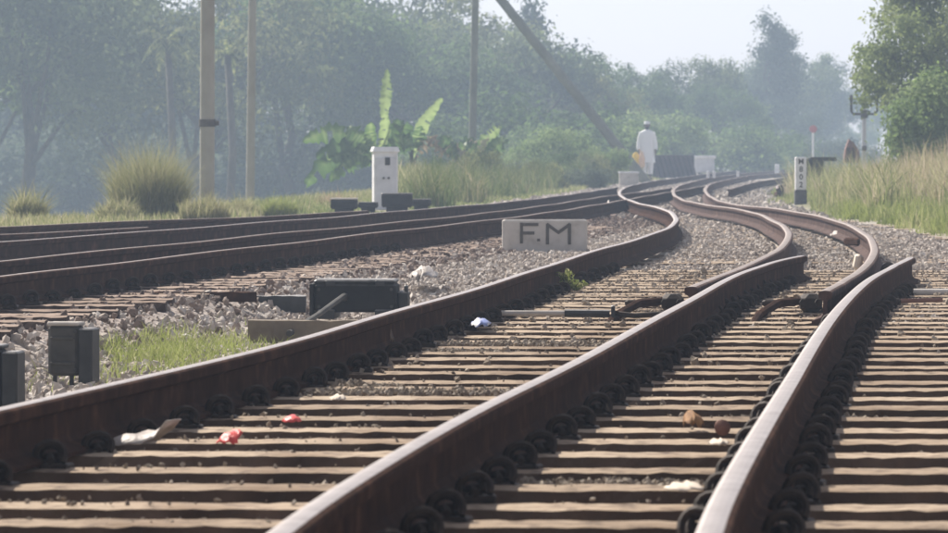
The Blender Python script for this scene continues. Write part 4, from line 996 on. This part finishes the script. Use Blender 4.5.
for i, a_ in enumerate([
 ('bush3', -5, 60, 232, None, "dim shrub deep behind the far left trees", GS, 1.6),
 ('bush3', 60, 75, 238, None, "second dim shrub deep behind the far left trees", GS, 1.6),
 ('bush1', 120, 70, 236, None, "dim shrub deep behind the trees over the big olive tussock", GS, 1.6),
 ('bush3', 10, 112, 208, None, "dim shrub behind the spiky tussock", GS, 1.3),
 ('bush3', 95, 118, 212, None, "dim shrub behind the big olive tussock", GS, 1.3),
 ('bush3', 175, 120, 206, None, "dim shrub just left of the thick pole's foot", GS, 1.2),
 ('bush3', 240, 118, 210, None, "dim shrub between the feet of the two pale poles", GS, 1.3),
 ('bush3', 315, 122, 196, None, "dim shrub behind the drooping banana leaves", GS, 1.2),
 ('bush3', 390, 118, 196, None, "dim shrub behind the white cabinet", GS, 1.3),
 ('bush3', 455, 118, 190, None, "dim shrub at the foot of the straight pole", GS, 1.2),
 ('bush1', 525, 92, 165, None, "leafy shrub right of the straight pole's foot", GS, 1.3),
 ('bush1', 585, 105, 168, None, "leafy shrub left of the leaning pole's foot", GS, 1.1),
 ('bush4', 555, 128, 140, None, "fresh green shrub above the FM block", GS, 1.0),
 ('bush4', 650, 112, 190, None, "fresh green shrub right behind the man's head", GS, 1.1),
 ('bush4', 612, 128, 165, None, "fresh green shrub left of the man's shoulder", GS, 1.0),
 ('bush1', 700, 110, 200, None, "green shrub behind the white cabinet on legs", GS, 1.3),
 ('bush1', 745, 118, 215, None, "green shrub right of the white cabinet on legs", GS, 1.3),
 ('bush3', 795, 128, 225, None, "bluish shrub just left of the red disc", GS, 1.4),
 ('bush4', 765, 148, 205, None, "low bright shrub above the small marker stone", GS, 1.2),
 ('bush3', 845, 138, 240, None, "bluish shrub under the sky gap", GS, 1.3),
 ('bush1', 437, 158, 112, None, "small green shrub right of the white cabinet", GS, .8),
 ('bush3', 508, 157, 120, None, "small dark shrub below the forked banana leaf", GS, .9),
 ('bush1', 556, 152, 124, None, "small green shrub left of the low concrete box, the farther of two", GS, .9),
 ('bush4', 604, 147, 133, None, "small fresh shrub hiding the foot of the leaning pole", GS, .75),
 ('bush3', 578, 163, 116, None, "small dark shrub at the rail left of the low concrete box", GS, .9),
 ('bush2', 478, 148, 108, None, "low olive shrub below the straight pole", GS, .7),
 ('bush2', 540, 160, 112, None, "low olive shrub left above the FM block", GS, .8),
 ('bush2', 590, 152, 130, None, "low olive shrub beside the pale concrete box", GS, .8),
]): tree(*a_[:7], sx=a_[7])
# near tree on the right
r_ = random.Random(31); Z = 96; cl = []
def P2(px, py, dz=0): v = P(px, py, Z); return (v.x, dz, v.z)
for px_, py_, rr in [(905, 40, 34), (880, 62, 24), (870, 85, 16), (930, 10, 40), (948, 60, 40), (985, 20, 50), (1000, 80, 50), (895, 85, 18), (920, 75, 28), (960, -40, 50), (905, -12, 26), (1040, 30, 60), (865, 98, 9), (885, 15, 14), (912, -30, 22), (870, 52, 14), (882, 100, 9), (940, 100, 26), (868, 70, 13)]:
    c_ = P2(px_, py_, r_.uniform(-1.2, 1.2)); cl.append((c_[0] - 9.0, c_[1], c_[2] + .1, rr * Z / F))
NT = (crown_mesh("crown", cl, 36000, .048, 'leafN', 31, .12, .3), trunk_mesh(2.2, .2, cl[:12], 31))
o = empty("broadleaf_tree", (9.0, Z, -.1), "big near leafy tree at the right edge hanging over the bracket post", "tree", "near greenery at the right edge"); link("crown", NT[0], o); link("trunk", NT[1], o)
cl = []; Z = 84
for px_, py_, rr in [(930, 100, 30), (905, 118, 24), (898, 138, 18), (948, 125, 34), (985, 110, 44), (915, 150, 26), (960, 160, 40), (1010, 150, 50), (935, 80, 16)]:
    c_ = P2(px_, py_, r_.uniform(-1, 1)); cl.append((c_[0] - 8.0, c_[1], c_[2] + .1, rr * Z / F))
NT = (crown_mesh("crown", cl, 34000, .040, 'leafE', 32, .1, .4), trunk_mesh(.9, .08, cl[:8], 32))
o = empty("shrub", (8.0, Z, -.1), "bright green spreading shrub under the big tree at the right edge", "shrub", "near greenery at the right edge"); link("crown", NT[0], o); link("trunk", NT[1], o)

# ------------------------------------------------------------------ banana plants and palms
def frond_leaf(base, tip, bend, width, mat, parent, name="leaf", torn=.3, seed=0, face=None, tint0=.5):
    r = random.Random(seed); base, tip, bend = Vector(base), Vector(tip), Vector(bend); n = 26; width *= 1.4
    V_, Fc, T_ = [], [], []
    for i in range(n + 1):
        t = i / n; c = base.lerp(tip, t) + bend * (4 * t * (1 - t))
        d = ((tip - base) + bend * (4 - 8 * t)).normalized()
        side = d.cross(Vector(face or (0.3, -1, .2))).normalized(); nrm = side.cross(d)
        w = width * (math.sin(math.pi * min(1, t * .93 + .07)) ** .55) * (1 if t < .97 else .5); 
        wl_, wr_ = w * r.uniform(1 - torn, 1.05), w * r.uniform(1 - torn, 1.05)
        V_ += [c - side * wl_ - nrm * w * .35 - Vector((0, 0, r.uniform(0, torn) * w)), c + nrm * .01, c + side * wr_ - nrm * w * .35 - Vector((0, 0, r.uniform(0, torn) * w))]
        q = min(1, max(0, tint0 + r.uniform(-.22, .2))); T_ += [q, min(1, q + .3), min(1, max(0, q + r.uniform(-.25, .1)))]
        if i < n:
            for k in range(2):
                a0 = i * 3 + k
                if r.random() > torn * .25: Fc += [a0, a0 + 1, a0 + 4, a0 + 3]
    me = np_mesh(name, np.array([tuple(v) for v in V_]), np.array(Fc), 4, M[mat], {"tint": T_}); return link(name, me, parent)
def banana(px, pyb, Z, leaves, label, trunk_h=1.6):
    b = P(px, pyb, Z); zb = float(ground(b.x, Z)) - .1
    root = empty("banana_plant", (b.x, Z, zb), label, "banana plant", "banana plants behind the white cabinet")
    hh = b.z - zb
    MB().tube([(0, 0, 0), (.03, 0, hh * .5), (0, 0, hh)], [.13, .11, .07], 10).build("trunk", M['leafD'], root, True)
    for i, (x0, y0, x1, y1, bxp, byp, wpx, mat, t0) in enumerate(leaves):
        p = P(x0, y0, Z) - Vector((b.x, Z, zb)); q = P(x1, y1, Z) - Vector((b.x, Z, zb)); q.y += random.uniform(-.4, .4)
        p = p * 1.0; s = Z / F
        frond_leaf(p, q, (bxp * s, random.uniform(-.1, .1), -byp * s), wpx * s, mat, root, seed=i + int(px), torn=.35 if mat == 'banana' else .7, tint0=t0)
        MB().tube([(0, 0, hh * .9), p], [.045, .025], 6).build("stalk", M['leafD'], root)
    return root
banana(378, 168, 112, [
 (380, 152, 385, 112, 3, 0, 5, 'banana', .85), (384, 118, 387, 68, 1, 0, 5, 'banana', .8),
 (374, 148, 302, 142, 0, -14, 9, 'banana', .35), (372, 156, 316, 158, 0, -10, 9, 'banana', .1), (370, 160, 306, 188, -4, -16, 9, 'banana', .2), (373, 158, 322, 168, -2, -14, 7, 'banana', .6),
 (372, 162, 330, 182, 0, -12, 8, 'banana', .3), (376, 150, 350, 126, -6, -6, 9, 'banana', .4), (386, 150, 402, 126, 8, -8, 9, 'banana', .25),
 (384, 156, 412, 150, 4, -14, 8, 'banana', .3), (376, 150, 372, 122, -3, 0, 6, 'banana', .45)], "banana plant with one tall upright bright leaf behind the white cabinet")
banana(413, 168, 116, [(412, 158, 443, 98, -4, -4, 5, 'banana', .9), (410, 152, 398, 118, -4, -4, 8, 'banana', .2), (416, 156, 436, 146, 3, -14, 7, 'bananadry', .4), (412, 150, 420, 126, 2, 0, 7, 'banana', .2)], "banana plant with a pale leaf leaning right, left of the straight pole")
banana(458, 172, 118, [(456, 160, 438, 160, -2, -18, 7, 'bananadry', .4), (458, 160, 472, 158, 3, -16, 8, 'bananadry', .7), (456, 156, 448, 136, 0, -3, 6, 'banana', .3), (458, 158, 440, 146, -2, -10, 7, 'banana', .2), (458, 158, 478, 148, 2, -10, 7, 'banana', .25)], "withered banana plant with hanging brown leaves in front of the straight pole")
banana(482, 172, 117, [(480, 162, 502, 126, -5, -4, 6, 'banana', .6), (482, 162, 506, 144, 4, -10, 7, 'banana', .35), (480, 160, 489, 136, -3, 0, 4, 'bananadry', 1), (484, 166, 498, 158, 2, -9, 5, 'banana', .4), (480, 160, 462, 150, -3, -9, 7, 'banana', .3)], "small banana plant with a forked leaf right of the straight pole")
def palm(px, py, Z, n, Lpx, label, seed):
    r = random.Random(seed); b = P(px, py, Z); zb = float(ground(b.x, Z)) - .1
    root = empty("palm_tree", (b.x, Z, zb), label, "palm tree", "palms in the hazy thicket"); hh = b.z - zb
    MB().tube([(0, 0, 0), (.15, 0, hh * .5), (0, 0, hh)], [.16, .12, .10], 8).build("trunk", M['bark'], root, True)
    for i in range(n):
        a_ = 6.28 * i / n + r.uniform(-.3, .3); up = r.uniform(-.5, .9); L = Lpx * Z / F * r.uniform(.8, 1.2)
        tip = Vector((math.cos(a_) * L, math.sin(a_) * L * .8, L * (up - .5))); V_, Fc, T_ = [], [], []
        m_ = 26
        for k in range(m_):
            t = (k + .5) / m_; c = tip * t + Vector((0, 0, L * .9 * t * (1 - t) * 1.3)); d = (tip + Vector((0, 0, L * 1.17 * (1 - 2 * t)))).normalized()
            sd_ = d.cross(Vector((0, 0, 1))).normalized()
            for s in (-1, 1):
                ll = L * .28 * math.sin(math.pi * (t * .85 + .12)); e_ = c + sd_ * s * ll * .7 + d * ll * .5 + Vector((0, 0, -ll * .55)); q = len(V_)
                V_ += [c, c + d * .07, e_]; Fc += [q, q + 1, q + 2]; T_ += [r.random()] * 3
        o = link("frond", np_mesh("frond", np.array([tuple(v) for v in V_]), np.array(Fc), 3, M['leafD'], {"tint": T_}), root, (0, 0, hh))
    return root
palm(168, 40, 166, 12, 34, "palm with light green fronds left above the thick pole's collar", 1)
palm(228, 55, 160, 11, 30, "palm with drooping pale fronds between the two pale poles", 2)

# ------------------------------------------------------------------ the man in white
Z = 154.0; b0 = P(647, 179.3, Z); man = empty("person", (b0.x, Z, b0.z), "person in a long white tunic and cap carrying a yellow bag along the far rails", "person", rz=0.06); man.scale = (.97, .97, .97)
def skin_body(parent):
    J = dict(pelvis=(0, 0, .92), spine=(0, 0, 1.12), chest=(0, .0, 1.32), neck=(0, 0, 1.47), jaw=(0, -.015, 1.54), skull=(0, 0, 1.63), top=(0, .01, 1.70),
             shL=(.17, 0, 1.40), elL=(.235, .02, 1.12), wrL=(.25, -.04, .87), haL=(.25, -.06, .80),
             shR=(-.17, 0, 1.40), elR=(-.24, .02, 1.12), wrR=(-.245, -.03, .87), haR=(-.245, -.04, .80),
             hpL=(.09, 0, .88), knL=(.10, -.05, .49), anL=(.095, .06, .09), toL=(.10, -.10, .035),
             hpR=(-.09, 0, .88), knR=(-.09, -.0, .48), anR=(-.085, .03, .09), toR=(-.10, -.12, .035))
    R = dict(pelvis=(.15, .10), spine=(.13, .09), chest=(.15, .10), neck=(.055, .055), jaw=(.065, .07), skull=(.078, .09), top=(.05, .06), shL=(.06, .06), elL=(.042, .042), wrL=(.03, .028), haL=(.04, .02),
             shR=(.06, .06), elR=(.042, .042), wrR=(.03, .028), haR=(.04, .02), hpL=(.085, .085), knL=(.058, .058), anL=(.038, .04), toL=(.045, .025), hpR=(.085, .085), knR=(.058, .058), anR=(.038, .04), toR=(.045, .025))
    E = [('pelvis', 'spine'), ('spine', 'chest'), ('chest', 'neck'), ('neck', 'jaw'), ('jaw', 'skull'), ('skull', 'top')]
    for s in 'LR': E += [('chest', 'sh' + s), ('sh' + s, 'el' + s), ('el' + s, 'wr' + s), ('wr' + s, 'ha' + s), ('pelvis', 'hp' + s), ('hp' + s, 'kn' + s), ('kn' + s, 'an' + s), ('an' + s, 'to' + s)]
    for s, sg_ in (('L', 1), ('R', -1)):
        hx, hy, hz = J['ha' + s]
        for f_ in range(4):
            k1, k2 = f'f{s}{f_}a', f'f{s}{f_}b'; L = (.075, .085, .08, .06)[f_]
            J[k1] = (hx + .006 * sg_, hy + (f_ - 1.5) * .019, hz - .045); J[k2] = (hx - .012 * sg_, hy + (f_ - 1.5) * .021, hz - .045 - L * .8)
            R[k1] = (.009, .009); R[k2] = (.007, .007); E += [('ha' + s, k1), (k1, k2)]
        J['t' + s] = (hx - .02 * sg_, hy - .05, hz - .03); R['t' + s] = (.01, .01); E.append(('ha' + s, 't' + s))
    names = list(J); me = bpy.data.meshes.new("body"); me.from_pydata([J[k] for k in names], [(names.index(p), names.index(q)) for p, q in E], [])
    me.materials.append(M['skin']); o = link("body", me, parent)
    sk = o.modifiers.new("skin", 'SKIN'); sk.use_smooth_shade = True
    for i, k in enumerate(names):
        me.skin_vertices[0].data[i].radius = R[k]
    me.skin_vertices[0].data[0].use_root = True
    ss = o.modifiers.new("sub", 'SUBSURF'); ss.levels = 1; ss.render_levels = 1
    return o
skin_body(man)
def loft(rings, n, mat, name, parent, fold=.0, seed=0, cap=False):
    r = random.Random(seed); ph = [r.uniform(0, 6.28) for _ in range(4)]; vs = []
    for i, (cx, cy, cz, rx_, ry_) in enumerate(rings):
        for k in range(n):
            t = 2 * math.pi * k / n; fl = 1 + fold * (i / len(rings)) * (math.sin(5 * t + ph[0]) + .6 * math.sin(9 * t + ph[1]))
            vs.append((cx + math.cos(t) * rx_ * fl, cy + math.sin(t) * ry_ * fl, cz))
    fs = [(i * n + k, i * n + (k + 1) % n, (i + 1) * n + (k + 1) % n, (i + 1) * n + k) for i in range(len(rings) - 1) for k in range(n)]
    if cap: fs.append(tuple(range(n))); fs.append(tuple(range((len(rings) - 1) * n, len(rings) * n))[::-1])
    return MB().add(vs, fs).build(name, M[mat], parent, True)
loft([(0, 0, 1.50, .07, .065), (0, 0, 1.475, .12, .09), (0, 0, 1.44, .20, .115), (0, 0, 1.36, .225, .13), (0, 0, 1.2, .205, .13), (0, 0, 1.0, .21, .14), (0, 0, .8, .225, .15), (.0, 0, .62, .24, .165), (.0, 0, .50, .25, .17)], 28, 'cloth', "tunic", man, .045, 2)
for s in (1, -1):
    mb = MB(); mb.tube([(s * .16, 0, 1.42), (s * .205, .01, 1.28), (s * .245, .02, 1.1), (s * .258, -.03, .90)], [.075, .075, .068, .062], 12, cap=False); mb.build("sleeve", M['cloth'], man, True)
    loft([(s * .09, 0, .75, .10, .10), (s * .10, -.02, .5, .10, .10), (s * .095, .03, .16, .08, .085)], 14, 'cloth', "trouser_leg", man, .04, 5 + s)
    MB().box((s * .10, -.03, .03), (.10, .27, .06), bev=.025).build("sandal", M['shoe'], man)
loft([(0, .005, 1.665, .092, .102), (0, .005, 1.70, .094, .104), (0, .005, 1.735, .086, .096), (0, .005, 1.755, .05, .06)], 16, 'cloth', "cap", man, 0, 1, True)
loft([(0, .03, 1.60, .086, .085), (0, .03, 1.67, .09, .09)], 16, 'hair', "hair", man)
mb = MB(); mb.tube([(0, -.085, 1.64), (0, -.11, 1.60), (0, -.09, 1.59)], [.008, .016, .01], 6); mb.build("nose", M['skin'], man, True)
for s in (1, -1):
    MB().tube([(s * .03, -.083, 1.635), (s * .03, -.093, 1.635)], .011, 8).build("eye", M['white'], man)
    MB().tube([(s * .03, -.092, 1.635), (s * .03, -.096, 1.635)], .006, 8).build("pupil", M['hair'], man)
    MB().tube([(s * .083, .0, 1.60), (s * .092, .01, 1.62), (s * .085, .01, 1.65)], [.01, .016, .01], 6).build("ear", M['skin'], man)
MB().box((0, -.088, 1.555), (.05, .012, .012), bev=.004).build("mouth", M['rustbox'], man)
loft([(0, -.035, 1.50, .045, .05), (0, -.045, 1.54, .06, .055), (0, -.04, 1.57, .066, .06)], 12, 'hair', "beard", man)
# peach cloth and yellow bag hanging from the hand
pc = empty("peach_bag", (b0.x - .16, Z - .20, b0.z + .33), "peach coloured cloth bag held in front of the white tunic", "bag")
loft([(0, 0, .48, .02, .02), (0, 0, .44, .05, .03), (0, 0, .25, .09, .05), (0, 0, .05, .085, .05), (0, 0, 0, .05, .03)], 16, 'peach', "bag_body", pc, .06, 3)
MB().tube([(-.03, 0, .45), (-.06, .05, .56), (-.07, .12, .52)], .01, 6).build("handle", M['peach'], pc)
yb = empty("yellow_bag", (b0.x - .33, Z - .12, b0.z + .26), "yellow plastic bag hanging from the man's hand", "bag")
loft([(0, 0, .54, .02, .02), (0, 0, .48, .08, .05), (0, 0, .30, .135, .08), (0, 0, .06, .125, .08), (0, 0, 0, .08, .05)], 16, 'yellow', "bag_body", yb, .06, 7)
MB().tube([(-.03, 0, .46), (.03, .0, .53), (.07, .0, .48)], .01, 6).build("handle", M['yellow'], yb)

# ------------------------------------------------------------------ haze
m = bpy.data.materials.new("haze_air"); m.use_nodes = True; nt = m.node_tree; nt.nodes.clear()
pv = nt.nodes.new("ShaderNodeVolumePrincipled"); pv.inputs["Density"].default_value = .0017
pv.inputs["Color"].default_value = (.62, .78, 1.0, 1); pv.inputs["Anisotropy"].default_value = .0
out = nt.nodes.new("ShaderNodeOutputMaterial"); nt.links.new(pv.outputs[0], out.inputs["Volume"])
o = MB().box((0, 220, 13), (420, 520, 34)).build("haze", m); tag(o, "thin pale blue haze filling the air over the tracks", kind="stuff")
SC.cycles.volume_step_rate = 4
